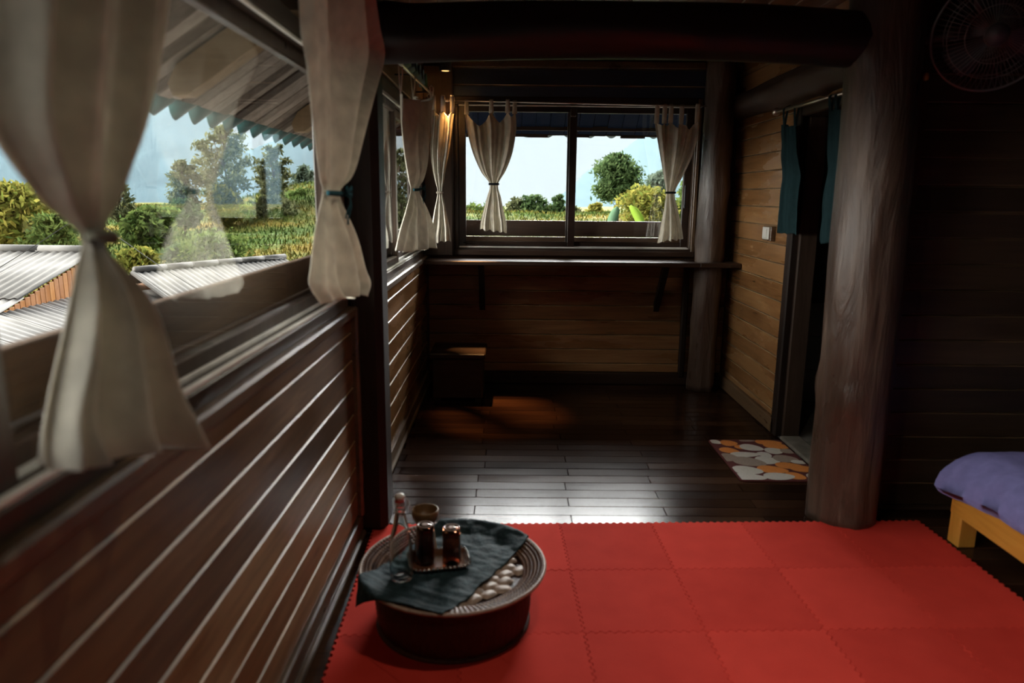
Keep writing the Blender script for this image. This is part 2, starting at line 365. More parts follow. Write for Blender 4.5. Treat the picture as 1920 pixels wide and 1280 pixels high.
# bathroom behind the doorway
M_tile = plain('grey_bath_tile', (.30, .30, .29), .3, noise_amt=.15, noise_scale=6)
M_grout = plain('grout', (.16, .155, .15), .8)
M_bathw = plain('bath_wall', (.05, .04, .032), .8)
bt = shell('wall_bathroom', [((3.3, 3.2, -.05), (3.4, 5.9, 2.5)), ((1.84, 5.2, -.05), (3.4, 5.3, 2.5)), ((1.84, 3.2, 2.4), (3.4, 5.9, 2.5))], M_bathw)
for i in range(5):
    for j in range(3):
        mb = MB(); mb.box((1.86+i*.283, 5.178, .01+j*.25), (1.86+i*.283+.278, 5.2, .01+j*.25+.246), ch=.003); mb.obj('wall_tile', M_tile, bt)
# front wall beside the bed
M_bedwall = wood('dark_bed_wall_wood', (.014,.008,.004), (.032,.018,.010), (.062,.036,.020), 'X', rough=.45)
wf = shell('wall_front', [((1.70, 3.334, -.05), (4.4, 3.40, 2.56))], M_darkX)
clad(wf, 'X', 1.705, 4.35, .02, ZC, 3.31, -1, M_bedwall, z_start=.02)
# outer walls of the room out of view
wo_ = shell('wall_right_far', [((4.35, -2.2, -.05), (4.43, 3.34, 2.56))], M_darkY)
wr_ = shell('wall_rear', [((-.76, -2.28, -.05), (4.43, -2.2, 2.56))], M_darkX)

# ceiling: boards on a closed deck
ce = shell('ceiling', [((-.8, -2.3, ZC+.02), (4.45, 5.85, ZC+.10))], M_darkY)
pm = MB(); pm.box((-.073, -2.2, 0), (.073, 5.72, .02), ch=.004); pm_me = pm.mesh('plank', M_ceil)
for k in range(35): inst('plank', pm_me, ce, (-.62+k*.1475, 0, ZC))

# ---------------------------------------------------------------- floor planks
fl = shell('floor', [((-.75, -2.2, -.08), (4.4, 5.75, -.024)), ], M_floor)
fl_bath = MB(); fl_bath.box((1.745, 3.36, -.024), (3.3, 5.3, -.004)); fl_bath.obj('bath_floor', M_grout, fl)
PW, PL = .1, .93
pm = MB(); pm.box((0, 0, -.022), (1, PW-.0016, 0), ch=.0)
cache = {}
def plank_len(Ln):
    Ln = round(Ln, 3)
    if Ln not in cache:
        q = MB(); q.box((.0009, 0.0009, -.022), (Ln-.0009, PW-.0009, 0), ch=.0022); cache[Ln] = q.mesh('plank', M_floor)
    return cache[Ln]
row = 0; y = 3.005
while y < 5.68:
    off = -.66 + (.035 if row % 2 else .50) - PL + (random.choice((0, 0, .03)))
    x = off
    while x < 1.74:
        a, b = max(x, -.655), min(x+PL, 1.742)
        if b-a > .03: inst('plank', plank_len(b-a), fl, (a, y, random.uniform(-.0008, .0004)))
        x += PL
    row += 1; y += PW
y = 3.205; row = 0
while y > .6:
    x = 1.62 + (.25 if row % 2 else -.2)
    while x < 4.3:
        a, b = max(x, 1.80 if y > 3.0 else 1.6), min(x+PL, 4.34)
        if b-a > .03: inst('plank', plank_len(b-a), fl, (a, y, random.uniform(-.0008, .0004)))
        x += PL
    row += 1; y -= PW
mb = MB(); mb.box((1.745, DY0+.03, -.02), (1.87, DY1-.03, .012), ch=.004); mb.obj('threshold', plain('stone_threshold', (.19,.17,.14), .5, noise_amt=.3, noise_scale=14), d1)
tile_me = MB(); tile_me.box((.003, .003, -.02), (.297, .297, 0), ch=.003); tile_me = tile_me.mesh('floor_tile', plain('bath_floor_tile', (.16,.15,.13), .4, noise_amt=.2))
for i in range(4):
    for j in range(6): inst('floor_tile', tile_me, fl, (1.875+i*.3, 3.38+j*.3, .004))

# ---------------------------------------------------------------- windows
def window(name, axis, a0, a1, z0, z1, face, sgn, splits, label=None):
    """sliding timber window in a frame; axis is the direction it runs along, face the room-side plane, sgn towards outside"""
    w = bpy.data.objects.new(name, None); COL.objects.link(w); setp(w, kind='structure')
    P = lambda a, d, z: (face+sgn*d, a, z) if axis == 'Y' else (a, face+sgn*d, z)
    w.location = P((a0+a1)/2, 0, z0)
    def bx(mbq, A, B, D0, D1, Z0, Z1, mi=0, ch=.004):
        p, q = P(A, D0, Z0), P(B, D1, Z1)
        mbq.box([min(u, v) for u, v in zip(p, q)], [max(u, v) for u, v in zip(p, q)], mi, ch)
    mat = M_frameY if axis == 'Y' else M_darkX
    f = MB(); bx(f, a0, a1, 0, .11, z0-.045, z0); f.obj('bottom_track', mat, w)
    f = MB(); bx(f, a0, a1, 0, .11, z1, z1+.06); f.obj('head_track', mat, w)
    for A in (a0, a1-.035):
        f = MB(); bx(f, A, A+.035, 0, .11, z0, z1); f.obj('frame_jamb', M_frame, w)
    cuts = [a0+.035, *splits, a1-.035]
    for i, (A, B) in enumerate(zip(cuts[:-1], cuts[1:])):
        d = .022 if i % 2 == 0 else .060
        A2 = A-(.035 if i else 0); B2 = B+(.035 if i < len(cuts)-2 else 0)
        s = MB(); st = .058
        bx(s, A2, A2+st, d, d+.034, z0+.002, z1-.002); bx(s, B2-st, B2, d, d+.034, z0+.002, z1-.002)
        bx(s, A2+st, B2-st, d, d+.034, z0+.002, z0+.05); bx(s, A2+st, B2-st, d, d+.034, z1-.05, z1-.002)
        so_ = s.obj('sash', M_frame if axis == 'Y' else M_darkX, w)
        g = MB(); bx(g, A2+st-.008, B2-st+.008, d+.014, d+.018, z0+.042, z1-.042, ch=0); g.obj('pane', M_pane, so_)
    r = MB(); bx(r, a0+.04, a1-.04, .004, .018, z0, z0+.012, ch=.002); bx(r, a0+.04, a1-.04, .05, .058, z0, z0+.014, ch=.002); r.obj('slide_rail', M_alu, w)
    r = MB(); bx(r, a0+.04, a1-.04, .006, .018, z1-.010, z1, ch=.002); r.obj('slide_rail', M_alu, w)
    return w
w1 = window('window_1', 'Y', -.9, 2.94, 1.085, 1.985, -.668, -1, [.92])
w2 = window('window_2', 'Y', 3.215, 5.56, 1.085, 2.035, -.668, -1, [4.43])
w3 = window('window_3', 'X', -.44, 1.455, 1.10, 2.185, 5.695, 1, [.477])
mb = MB(); mb.box((-.44, 5.645, 1.042), (1.455, 5.70, 1.085), ch=.006); mb.obj('sill_board', M_darkX, w3)
for x in (-.455, 1.43):
    mb = MB(); mb.box((x, 5.675, 1.05), (x+.03, 5.70, 2.24), ch=.005); mb.obj('casing', M_trim if x > 0 else M_darkZ, w3)
mb = MB(); mb.box((1.362, 5.704, 1.42), (1.378, 5.716, 1.60), ch=.004); mb.obj('sash_pull', M_blackm, w3)
mb = MB(); mb.box((.455, 5.675, 2.10), (.50, 5.698, 2.16), ch=.006); mb.obj('sash_lock', M_frame, w3)

# ---------------------------------------------------------------- logs: posts, beam, lintel
def log(name, p0, p1, rad, mat, n=28, rings=40, seed=0, rough=.012, bow=None, taper=0, knots=8):
    p0, p1 = Vector(p0), Vector(p1); ax = (p1-p0).normalized(); a = ax.orthogonal().normalized(); b = ax.cross(a)
    R_ = random.Random(seed); V = []; Ln = (p1-p0).length
    kn = [(R_.random(), R_.random()*6.283, R_.uniform(.008, .02), R_.uniform(.05, .1)) for _ in range(knots)]
    for i in range(rings+1):
        t = i/rings; c = p0.lerp(p1, t)
        if bow: c = c + bow(t)
        for k in range(n):
            w = 2*math.pi*k/n
            r = rad*(1+taper*(t-.5))
            q = Vector((math.cos(w)*1.6, math.sin(w)*1.6, t*Ln*.9+seed*7.3))
            r += rough*noise.noise(q)*1.3 + rough*.6*noise.noise(Vector((math.cos(w)*5, math.sin(w)*5, t*Ln*1.5+seed)))
            for kt, kw, kh, ks in kn:
                dw = (w-kw+math.pi) % (2*math.pi)-math.pi
                d2 = ((t-kt)*Ln/ks)**2+(dw*rad/ks)**2
                if d2 < 6: r += kh*math.exp(-d2)
            V.append(c+(a*math.cos(w)+b*math.sin(w))*r)
    Fc = [(i*n+k, i*n+(k+1) % n, (i+1)*n+(k+1) % n, (i+1)*n+k) for i in range(rings) for k in range(n)]
    Fc += [tuple(reversed(range(n))), tuple(rings*n+k for k in range(n))]
    return obj(name, V, Fc, mat, None, True)
setp(log('log_post', (1.60, 3.20, 0), (1.575, 3.20, 2.50), .150, M_log, n=40, rings=60, seed=3, rough=.014),
     'thick round log post at the corner of the red mat, beside the bed wall', 'post', kind='thing')
setp(log('log_post', (1.545, 5.56, 0), (1.55, 5.56, 2.50), .108, M_log, n=32, rings=50, seed=5, rough=.012),
     'slimmer round log post in the back corner, notched through the wall shelf', 'post', kind='thing')
mb = MB(); mb.box((-.699, 2.995, 0), (-.54, 3.18, 2.50), ch=.03)
setp(mb.obj('square_post', M_darkZ), 'dark squared timber post between the two left windows', 'post', kind='thing')
setp(log('ceiling_beam', (-.70, 3.17, 2.155), (1.58, 3.20, 2.165), .112, M_logX, n=32, rings=60, seed=8, rough=.007,
         bow=lambda t: Vector((0, 0, .035*math.sin(math.pi*t)-.012)), knots=5), 'dark log beam spanning the room above the bay opening', 'beam', kind='thing')
setp(log('lintel_log', (1.745, 3.36, 2.175), (1.745, 5.66, 2.175), .10, M_logY, n=28, rings=50, seed=12, rough=.012, knots=6),
     'rough barked log running along the right wall above the doorway', 'beam', kind='thing')

# ---------------------------------------------------------------- wall shelf
sh = empty('wall_shelf', (.54, 5.5, 1.0), 'long dark plank shelf under the back window on slanted brackets', 'shelf')
# plank notched round the back log post
mb = MB(); mb.box((-.645, 5.35, .990), (1.43, 5.64, 1.024), ch=.006); mb.box((1.43, 5.35, .990), (1.66, 5.445, 1.024), ch=.004); mb.box((1.655, 5.35, .990), (1.735, 5.66, 1.024), ch=.004)
mb.obj('shelf_board', M_darkX, sh)
for x in (1.185, -.215):
    mb = MB(); mb.v = []; w = .022
    V = []
    for xx in (x-w, x+w): V += [(xx, 5.38, .990), (xx, 5.45, .990), (xx, 5.697, .67), (xx, 5.697, .60), ]
    mb.add(V, [(0,1,2,3), (7,6,5,4), (0,4,5,1), (1,5,6,2), (2,6,7,3), (3,7,4,0)]); mb.obj('bracket', M_darkZ, sh)
bx_ = empty('wooden_chest', (-.37, 5.3, 0), 'low dark wooden chest in the shadow under the left end of the shelf', 'chest')
mb = MB(); mb.box((-.56, 5.10, .03), (-.19, 5.47, .335), ch=.008); mb.obj('body', M_darkX, bx_)
mb = MB(); mb.box((-.58, 5.07, .335), (-.17, 5.49, .375), ch=.008); mb.obj('lid', M_darkX, bx_)
for x in (-.545, -.245):
    for y in (5.11, 5.42):
        mb = MB(); mb.box((x, y, 0), (x+.045, y+.045, .03)); mb.obj('foot', M_darkZ, bx_)

# ---------------------------------------------------------------- downlight
M_bulb = bpy.data.materials.new('warm_bulb'); M_bulb.use_nodes = True
be = M_bulb.node_tree.nodes['Principled BSDF']; be.inputs['Emission Color'].default_value = (1, .50, .16, 1); be.inputs['Emission Strength'].default_value = .85
def downlight(x, y, z, label, watts, col, spot, tilt=(0, 0)):
    dl = empty('downlight', (x, y, z), label, 'lamp')
    mb = MB(); mb.lathe([(.0, 0), (.026, 0), (.030, .004)], (x, y, z), 24); mb.obj('lens', M_bulb, dl)
    mb = MB(); mb.lathe([(.030, .006), (.030, 0), (.040, -.002), (.044, .004), (.044, ZC-z), (0, ZC-z)], (x, y, z), 24); mb.obj('housing', M_blackm, dl, True)
    sl = bpy.data.lights.new('downlight_beam', 'SPOT'); sl.energy = watts; sl.color = col; sl.spot_size = math.radians(spot); sl.spot_blend = 1.0; sl.shadow_soft_size = .03
    o = bpy.data.objects.new('downlight_beam', sl); COL.objects.link(o); o.location = (x, y, z-.008); o.rotation_euler = (math.radians(tilt[0]), math.radians(tilt[1]), 0)
downlight(-.477, 5.45, 2.383, 'small warm glowing downlight under the ceiling in the back left corner', 330, (1, .48, .16), 27, (-14.5, -9))
downlight(.35, 1.75, 2.40, 'added fill downlight above the round rattan table, over the top of the view', 13, (1, .86, .68), 165)  # extra lamp put in to brighten the left wall, out of view
downlight(.35, .2, 2.40, 'added fill downlight near the big cream curtain, over the top of the view', 5.5, (1, .86, .68), 165)  # another added lamp, fills the near end of the left wall unseen

# ================================================================ CURTAINS
def interp(pts, t):
    n = len(pts)-1; x = t*n; i = min(int(x), n-1); f = x-i
    p = [pts[max(0, min(n, i+k))] for k in (-1, 0, 1, 2)]
    return (p[0]*(-f+2*f*f-f**3) + p[1]*(2-5*f*f+3*f**3) + p[2]*(f+4*f*f-3*f**3) + p[3]*(-f*f+f**3))*.5
def curtain(name, label, left, right, plane, depth_dir, nf, amp, tie_t, rod_z, tabs, mat, tie_mat, group, bow=True, sag=.035, seed=0, cols=150, rows=70, hem=.006, cat='curtain'):
    """cloth panel gathered at a tie. left/right: edge points seen on `plane` (a function px->3D), depth_dir: unit vector into the room"""
    L_ = [plane(*p) for p in left]; R_ = [plane(*p) for p in right]
    dv = Vector(depth_dir); rr = random.Random(seed)
    ph = [rr.uniform(0, 6.28) for _ in range(6)]
    top = (L_[0]+R_[0])/2
    root = empty(name, (top.x, top.y, rod_z), label, cat, group)
    V = []
    tabs_s = sorted(tabs)
    for i in range(rows+1):
        t = i/rows; l, r = interp(L_, t), interp(R_, t)
        wdt = (r-l).length
        pinch = math.exp(-((t-tie_t)/.10)**2)
        for j in range(cols+1):
            s = j/cols
            sw = s + .012*math.sin(7*s+3*t+ph[4])
            p = l.lerp(r, s)
            wob = nf*(sw + .035*math.sin(2.2*t*3+ph[0])*math.sin(math.pi*s))
            a = amp*(.35+.65*abs(t-tie_t)/max(tie_t, 1-tie_t))*(1-.55*pinch)
            d = a*math.sin(2*math.pi*wob+ph[1]) + .45*a*math.sin(2*math.pi*wob*1.73+ph[2]+2.0*t) + .3*a*math.sin(2*math.pi*wob*3.1+ph[3]+4*t)
            d += .010*pinch*(1-(2*s-1)**2) + .35*amp*(1-(2*s-1)**2)*(1-pinch)
            d += .006*noise.noise(Vector((s*5, t*7, seed)))
            p = p+dv*((d if d > 0 else d*(1-(2*s-1)**4)*.8)-.30*amp-.012*pinch)
            # in-plane gathering and uneven hem
            if t < .16:
                near = min(abs(s-q) for q in tabs_s)
                gaps = [b-a_ for a_, b in zip(tabs_s[:-1], tabs_s[1:])] or [.3]
                f = min(1, near/(.5*max(gaps)))
                p.z -= sag*(f**.8)*(1-t/.16)**1.5
            if t > .9:
                p.z += hem*math.sin(2*math.pi*wob*1.3+ph[5])*(t-.9)/.1
            V.append(p)
    n = cols+1
    Fc = [(i*n+j, i*n+j+1, (i+1)*n+j+1, (i+1)*n+j) for i in range(rows) for j in range(cols)]
    cl = obj('panel', V, Fc, mat, root, True)
    sm = cl.modifiers.new('thickness', 'SOLIDIFY'); sm.thickness = .0016; sm.offset = 0
    # tabs looped over the rod
    for q in tabs_s:
        k = int(q*cols); base = V[k]; nx = (R_[0]-L_[0]).normalized()
        hw = .014
        P = []
        zs = [(0, 0), (.35, 0), (.8, .004), (1.0, .006)]
        rodp = Vector((base.x, base.y, rod_z))
        pts = [base+Vector((0, 0, -.012))+dv*.002, base.lerp(rodp, .5)+dv*.010, rodp+dv*.013, rodp+Vector((0, 0, .014)), rodp-dv*.013, base.lerp(rodp, .5)-dv*.008, base+Vector((0, 0, -.012))-dv*.002]
        mbq = MB(); vv = []
        for m_, p in enumerate(pts):
            w_ = hw*(1.25-.25*math.sin(math.pi*m_/6))
            vv += [p-nx*w_, p-nx*w_*.3+dv*.003, p+nx*w_*.3+dv*.003, p+nx*w_]
        mbq.add(vv, [(4*m_+c, 4*m_+c+1, 4*m_+5+c, 4*m_+4+c) for m_ in range(6) for c in range(3)])
        o = mbq.obj('tab_loop', mat, root, True)
        sm = o.modifiers.new('thickness', 'SOLIDIFY'); sm.thickness = .002
    # tie band
    if tie_mat:
        l, r = interp(L_, tie_t), interp(R_, tie_t); c = (l+r)/2-dv*.006; ux = (r-l).normalized(); hw = (r-l).length*.5+.004
        zz = Vector((0, 0, 1)); mbq = MB(); vv = []; nn = 28; dd = max(.011, amp*.30)
        for k in range(nn):
            w = 2*math.pi*k/nn; p = c+ux*(hw*math.cos(w))+dv*(dd*math.sin(w))
            for dz, oo in ((-.008, .002), (0, .005), (.008, .002), (0, -.003)):
                vv.append(p+zz*dz+(ux*math.cos(w)+dv*math.sin(w))*oo)
        mbq.add(vv, [(4*k+c2, 4*((k+1) % nn)+c2, 4*((k+1) % nn)+(c2+1) % 4, 4*k+(c2+1) % 4) for k in range(nn) for c2 in range(4)])
        tb = mbq.obj('tie_band', tie_mat, root, True); tb['label'] = 'ribbon tied round the curtain'
        if bow:
            kp = c+dv*(dd+.006)+ux*hw*.55
            for sgn, ln, dz in ((1, .055, .02), (-1, .04, .018)):
                lp = [kp, kp+ux*sgn*ln*.5+zz*dz+dv*.012, kp+ux*sgn*ln+zz*dz*.6+dv*.008, kp+ux*sgn*ln*.55-zz*.004+dv*.014, kp]
                m2 = MB(); vv = []
                for p in lp: vv += [p-zz*.007, p+zz*.007]
                m2.add(vv, [(2*k, 2*k+1, 2*k+3, 2*k+2) for k in range(4)])
                o = m2.obj('bow_loop', tie_mat, tb, True); o.modifiers.new('t', 'SOLIDIFY').thickness = .002
            for sgn, ln in ((.35, .095), (-.15, .075)):
                m2 = MB(); vv = []
                for k in range(6):
                    q = k/5; p = kp+zz*(-ln*q)+ux*(sgn*ln*q*.6)+dv*(.006+.008*math.sin(q*5))
                    vv += [p-ux*(.004+.006*q), p+ux*(.004+.006*q)]
                m2.add(vv, [(2*k, 2*k+1, 2*k+3, 2*k+2) for k in range(5)])
                o = m2.obj('bow_tail', tie_mat, tb, True); o.modifiers.new('t', 'SOLIDIFY').thickness = .002
    return root
G = 'cream curtains tied at the windows'
plX = lambda X: (lambda x, y: atX(x, y, X))
plY = lambda Y: (lambda x, y: atY(x, y, Y))
curtain('curtain', 'large cream curtain tied in the middle, hanging closest at the near left window',
        [(-45, -330), (-40, -150), (-25, 60), (10, 240), (105, 370), (192, 442), (172, 520), (142, 640), (116, 760), (108, 835), (114, 880)],
        [(345, -330), (332, -150), (312, 20), (285, 190), (243, 340), (207, 446), (232, 530), (275, 625), (312, 715), (335, 775), (352, 812)],
        plX(-.575), (1, 0, 0), 4, .060, .5, 2.20, (.03, .26, .5, .74, .97), M_white, M_tieold, G, bow=False, seed=1, rows=90, cols=200)
curtain('curtain', 'cream curtain with teal ribbon hanging in front of the dark square post',
        [(569, -60), (572, 30), (577, 108), (585, 190), (594, 265), (607, 330), (621, 362), (603, 430), (592, 500), (590, 535), (610, 566)],
        [(672, -30), (688, 50), (704, 108), (684, 190), (670, 265), (657, 330), (645, 364), (662, 430), (677, 495), (686, 530), (676, 552)],
        plX(-.525), (1, 0, 0), 2.4, .046, .6, 2.215, (.04, .36, .7, .95), M_white, M_tie, G, seed=2)
curtain('curtain', 'cream curtain with a dark teal bow, first inside the bay on the left',
        [(757, 172), (758, 215), (761, 255), (766, 300), (773, 335), (779, 356), (769, 390), (758, 425), (752, 450), (748, 472)],
        [(808, 186), (806, 220), (803, 255), (799, 300), (795, 335), (791, 354), (797, 385), (803, 420), (806, 445), (806, 466)],
        plX(-.555), (1, 0, 0), 2.6, .050, .555, 2.17, (.03, .35, .66, .97), M_white, M_tie, G, seed=3)
curtain('curtain', 'narrow cream curtain in the back left corner beside the downlight',
        [(811, 205), (810, 240), (808, 280), (811, 315), (816, 340), (820, 361), (814, 395), (809, 425), (806, 440), (806, 455)],
        [(851, 210), (848, 240), (843, 280), (836, 315), (832, 340), (829, 361), (836, 395), (842, 425), (844, 440), (845, 452)],
        plY(5.36), (0, -1, 0), 2.5, .036, .555, 2.19, (.06, .5, .94), M_white, M_tiepale, G, bow=False, seed=4, cols=90)
curtain('curtain', 'cream curtain at the left half of the back window with wide drooping top',
        [(872, 210), (876, 245), (886, 285), (902, 322), (918, 345), (913, 370), (905, 400), (901, 418), (900, 430)],
        [(967, 210), (968, 240), (961, 285), (948, 320), (934, 345), (939, 370), (945, 400), (949, 418), (950, 436)],
        plY(5.50), (0, -1, 0), 3, .040, .5, 2.18, (.03, .52, .84, .98), M_white, M_tiedark, G, bow=False, seed=5, sag=.11)
curtain('curtain', 'cream curtain at the right end of the back window near the slim log post',
        [(1229, 228), (1233, 260), (1239, 295), (1245, 330), (1250, 361), (1246, 390), (1240, 420), (1236, 440), (1233, 455)],
        [(1310, 228), (1306, 260), (1296, 295), (1280, 330), (1266, 361), (1270, 390), (1276, 420), (1279, 440), (1280, 447)],
        plY(5.50), (0, -1, 0), 3.4, .040, .5, 2.165, (.04, .22, .36, .62, .95), M_white, M_tiedark, G, bow=False, seed=6, sag=.06)
G2 = 'teal half curtains of the doorway'
curtain('door_curtain', 'dark teal half curtain at the far end of the doorway rod, by the light switch',
        [(1466, 232), (1465, 280), (1463, 330), (1461, 390), (1460, 436)], [(1495, 235), (1496, 280), (1497, 330), (1496, 390), (1495, 440)],
        plX(1.665), (-1, 0, 0), 2, .012, .5, 2.03, (.2, .8), M_teal, None, G2, seed=7, sag=.01, cols=50, rows=40, hem=.004)
curtain('door_curtain', 'dark teal half curtain at the near end of the doorway rod, behind the thick post',
        [(1556, 205), (1552, 260), (1547, 320), (1541, 400), (1537, 455)], [(1582, 200), (1582, 260), (1582, 320), (1582, 400), (1582, 458)],
        plX(1.665), (-1, 0, 0), 2, .012, .5, 2.02, (.12, .5), M_teal, None, G2, seed=8, sag=.01, cols=50, rows=40, hem=.004)

def rod(label, p0, p1, r=.008, fin=(1, 1), brackets=(), wall=None, mat=None):
    p0, p1 = Vector(p0), Vector(p1); d = (p1-p0).normalized()
    e = empty('curtain_rod', p0, label, 'curtain rod')
    mb = MB(); mb.tube([p0, p1], r, 10); mb.obj('rod', mat or M_steel, e, True)
    for k, (p, s) in enumerate(((p0, -1), (p1, 1))):
        if fin[k]:
            mb = MB(); q = p+d*s*.005; mb.tube([p-d*s*.002, q, q+d*s*.008, q+d*s*.022, q+d*s*.030], [r, r*1.9, r*2.3, r*1.9, r*.5], 12); mb.obj('finial', M_steel if mat is None else mat, e, True)
    for t in brackets:
        p = p0.lerp(p1, t); mb = MB(); mb.tube([p, wall(p)], r*.6, 8); mb.obj('bracket', M_blackm, e, True)
    return e
rod('steel curtain rod over the near left window, mostly above view', (-.575, -.6, 2.20), (-.545, 2.985, 2.215), brackets=(.1, .9), wall=lambda p: Vector((-.67, p.y, p.z)), fin=(1, 0))
rod('steel curtain rod along the left window of the bay', (-.565, 3.24, 2.135), (-.565, 5.30, 2.205), brackets=(.03, .5, .95), wall=lambda p: Vector((-.67, p.y, p.z)))
rod('thin curtain rod across the back window', (-.455, 5.50, 2.185), (1.44, 5.50, 2.165), r=.005, brackets=(.01, .99), wall=lambda p: Vector((p.x, 5.69, p.z)), fin=(1, 0))
rod('steel curtain rod above the doorway with round end knobs', (1.665, 4.66, 2.035), (1.665, 3.62, 2.02), r=.011, brackets=(.06, .94), wall=lambda p: Vector((1.72, p.y, p.z+.03)))

# ---------------------------------------------------------------- light switch
sw = empty('light_switch', (1.72, 4.78, 1.28), 'white rocker light switch on a brown wooden block beside the doorway', 'switch')
mb = MB(); mb.box((1.705, 4.715, 1.228), (1.74, 4.862, 1.325), ch=.004); mb.obj('mounting_block', M_trim, sw)
Mw = plain('white_plastic', (.62, .60, .54), .35)
mb = MB(); mb.box((1.697, 4.735, 1.238), (1.706, 4.85, 1.318), ch=.003); p_ = mb.obj('face_plate', Mw, sw)
mb = MB(); mb.box((1.692, 4.765, 1.25), (1.698, 4.82, 1.306), ch=.002); mb.obj('rocker', Mw, p_)

# ================================================================ RED MAT
TS = .427; MX0, MY1 = -.61, 3.065; MATROT = math.radians(1.9)
M_rug = None
M_floor.node_tree.nodes['Principled BSDF'].inputs['Specular IOR Level'].default_value = .14
def rug_mat():
    mt, t, b = new_mat('red_carpet_foam'); N = t.nodes.new; L = t.links.new
    oi = N('ShaderNodeObjectInfo'); g = N('ShaderNodeNewGeometry'); n = N('ShaderNodeTexNoise'); n.inputs['Scale'].default_value = 7; n.inputs['Detail'].default_value = 8
    L(g.outputs['Position'], n.inputs['Vector'])
    a = N('ShaderNodeMath'); a.operation = 'MULTIPLY_ADD'; a.inputs[1].default_value = .28; L(oi.outputs['Random'], a.inputs[0])
    a2 = N('ShaderNodeMath'); a2.operation = 'MULTIPLY'; a2.inputs[1].default_value = .5; L(n.outputs[0], a2.inputs[0]); L(a2.outputs[0], a.inputs[2])
    r = N('ShaderNodeValToRGB'); r.color_ramp.elements[0].position = .15; r.color_ramp.elements[0].color = (.60, .040, .026, 1)
    r.color_ramp.elements[1].position = .8; r.color_ramp.elements[1].color = (.84, .070, .048, 1); L(a.outputs[0], r.inputs[0])
    L(r.outputs[0], b.inputs['Base Color']); b.inputs['Roughness'].default_value = .95
    b.inputs['Sheen Weight'].default_value = .0; b.inputs['Specular IOR Level'].default_value = .15
    n2 = N('ShaderNodeTexNoise'); n2.inputs['Scale'].default_value = 420; L(g.outputs['Position'], n2.inputs['Vector'])
    bp = N('ShaderNodeBump'); bp.inputs['Strength'].default_value = .5; bp.inputs['Distance'].default_value = .003; L(n2.outputs[0], bp.inputs['Height']); L(bp.outputs[0], b.inputs['Normal'])
    return mt
M_rug = rug_mat()
def tooth_edge(n=26, d=.0048):
    """points along one joint, offset +-d, trapezoid teeth"""
    out = []
    for k in range(n):
        u0_, u1_ = k/n, (k+1)/n; w = u1_-u0_
        s = d if k % 2 else -d
        out += [(u0_+w*.16, s), (u0_+w*.84, s)]
    return out
TE = tooth_edge()
def tile_outline():
    P = [(0, 0)]
    P += [(u*TS, o) for u, o in TE] + [(TS, 0)] + [(TS+o, u*TS) for u, o in TE] + [(TS, TS)]
    P += [(u*TS, TS+o) for u, o in reversed(TE)] + [(0, TS)] + [(o, u*TS) for u, o in reversed(TE)]
    c = TS/2
    return [((x-c)*.9965, (y-c)*.9965) for x, y in P]
OT = tile_outline(); n = len(OT); H = .012
V = [(x, y, 0) for x, y in OT]+[(x, y, H-.0015) for x, y in OT]+[(x*.994, y*.994, H) for x, y in OT]
Fc = [tuple(reversed(range(n)))]+[(i, (i+1) % n, n+(i+1) % n, n+i) for i in range(n)]+[(n+i, n+(i+1) % n, 2*n+(i+1) % n, 2*n+i) for i in range(n)]+[tuple(range(2*n, 3*n))]
tile_me = mesh('mat_tile', V, Fc, M_rug)
rg = empty('puzzle_mat', (MX0, MY1, 0), 'large red carpet of interlocking foam tiles covering the room floor', 'carpet')
ca, sa = math.cos(MATROT), math.sin(MATROT)
for i in range(6):
    for j in range(7):
        lx, ly = (i+.5)*TS, -(j+.5)*TS
        inst('mat_tile', tile_me, rg, (MX0+lx*ca-ly*sa, MY1+lx*sa+ly*ca, .0002+random.uniform(0, .0012)), (0, 0, MATROT))

# ---------------------------------------------------------------- doormat with printed petals
dm = empty('doormat', (1.5, 3.95, 0), 'small doormat printed with orange, white and beige petals before the doorway', 'doormat')
M_mb = plain('doormat_maroon', (.11, .018, .016), .95, noise_amt=.2, noise_scale=60)
M_mo = plain('doormat_orange', (.78, .27, .055), .95, noise_amt=.08, noise_scale=80)
M_mw = plain('doormat_white', (.66, .62, .56), .95, noise_amt=.06, noise_scale=80)
M_mg = plain('doormat_beige', (.36, .275, .22), .95, noise_amt=.1, noise_scale=80)
mx0, my0, mw_, ml = 1.262, 3.635, .46, .665
def rrect(w, h, r, n=6):
    P = []
    for cx_, cy_, a0 in ((w-r, r, -90), (w-r, h-r, 0), (r, h-r, 90), (r, r, 180)):
        for k in range(n+1): a = math.radians(a0+90*k/n); P.append((cx_+r*math.cos(a), cy_+r*math.sin(a)))
    return P
P = rrect(mw_, ml, .03); n = len(P)
obj('mat_base', [(mx0+x, my0+y, .001) for x, y in P]+[(mx0+x, my0+y, .008) for x, y in P], [tuple(reversed(range(n))), tuple(range(n, 2*n))]+[(i, (i+1) % n, n+(i+1) % n, n+i) for i in range(n)], M_mb, dm)
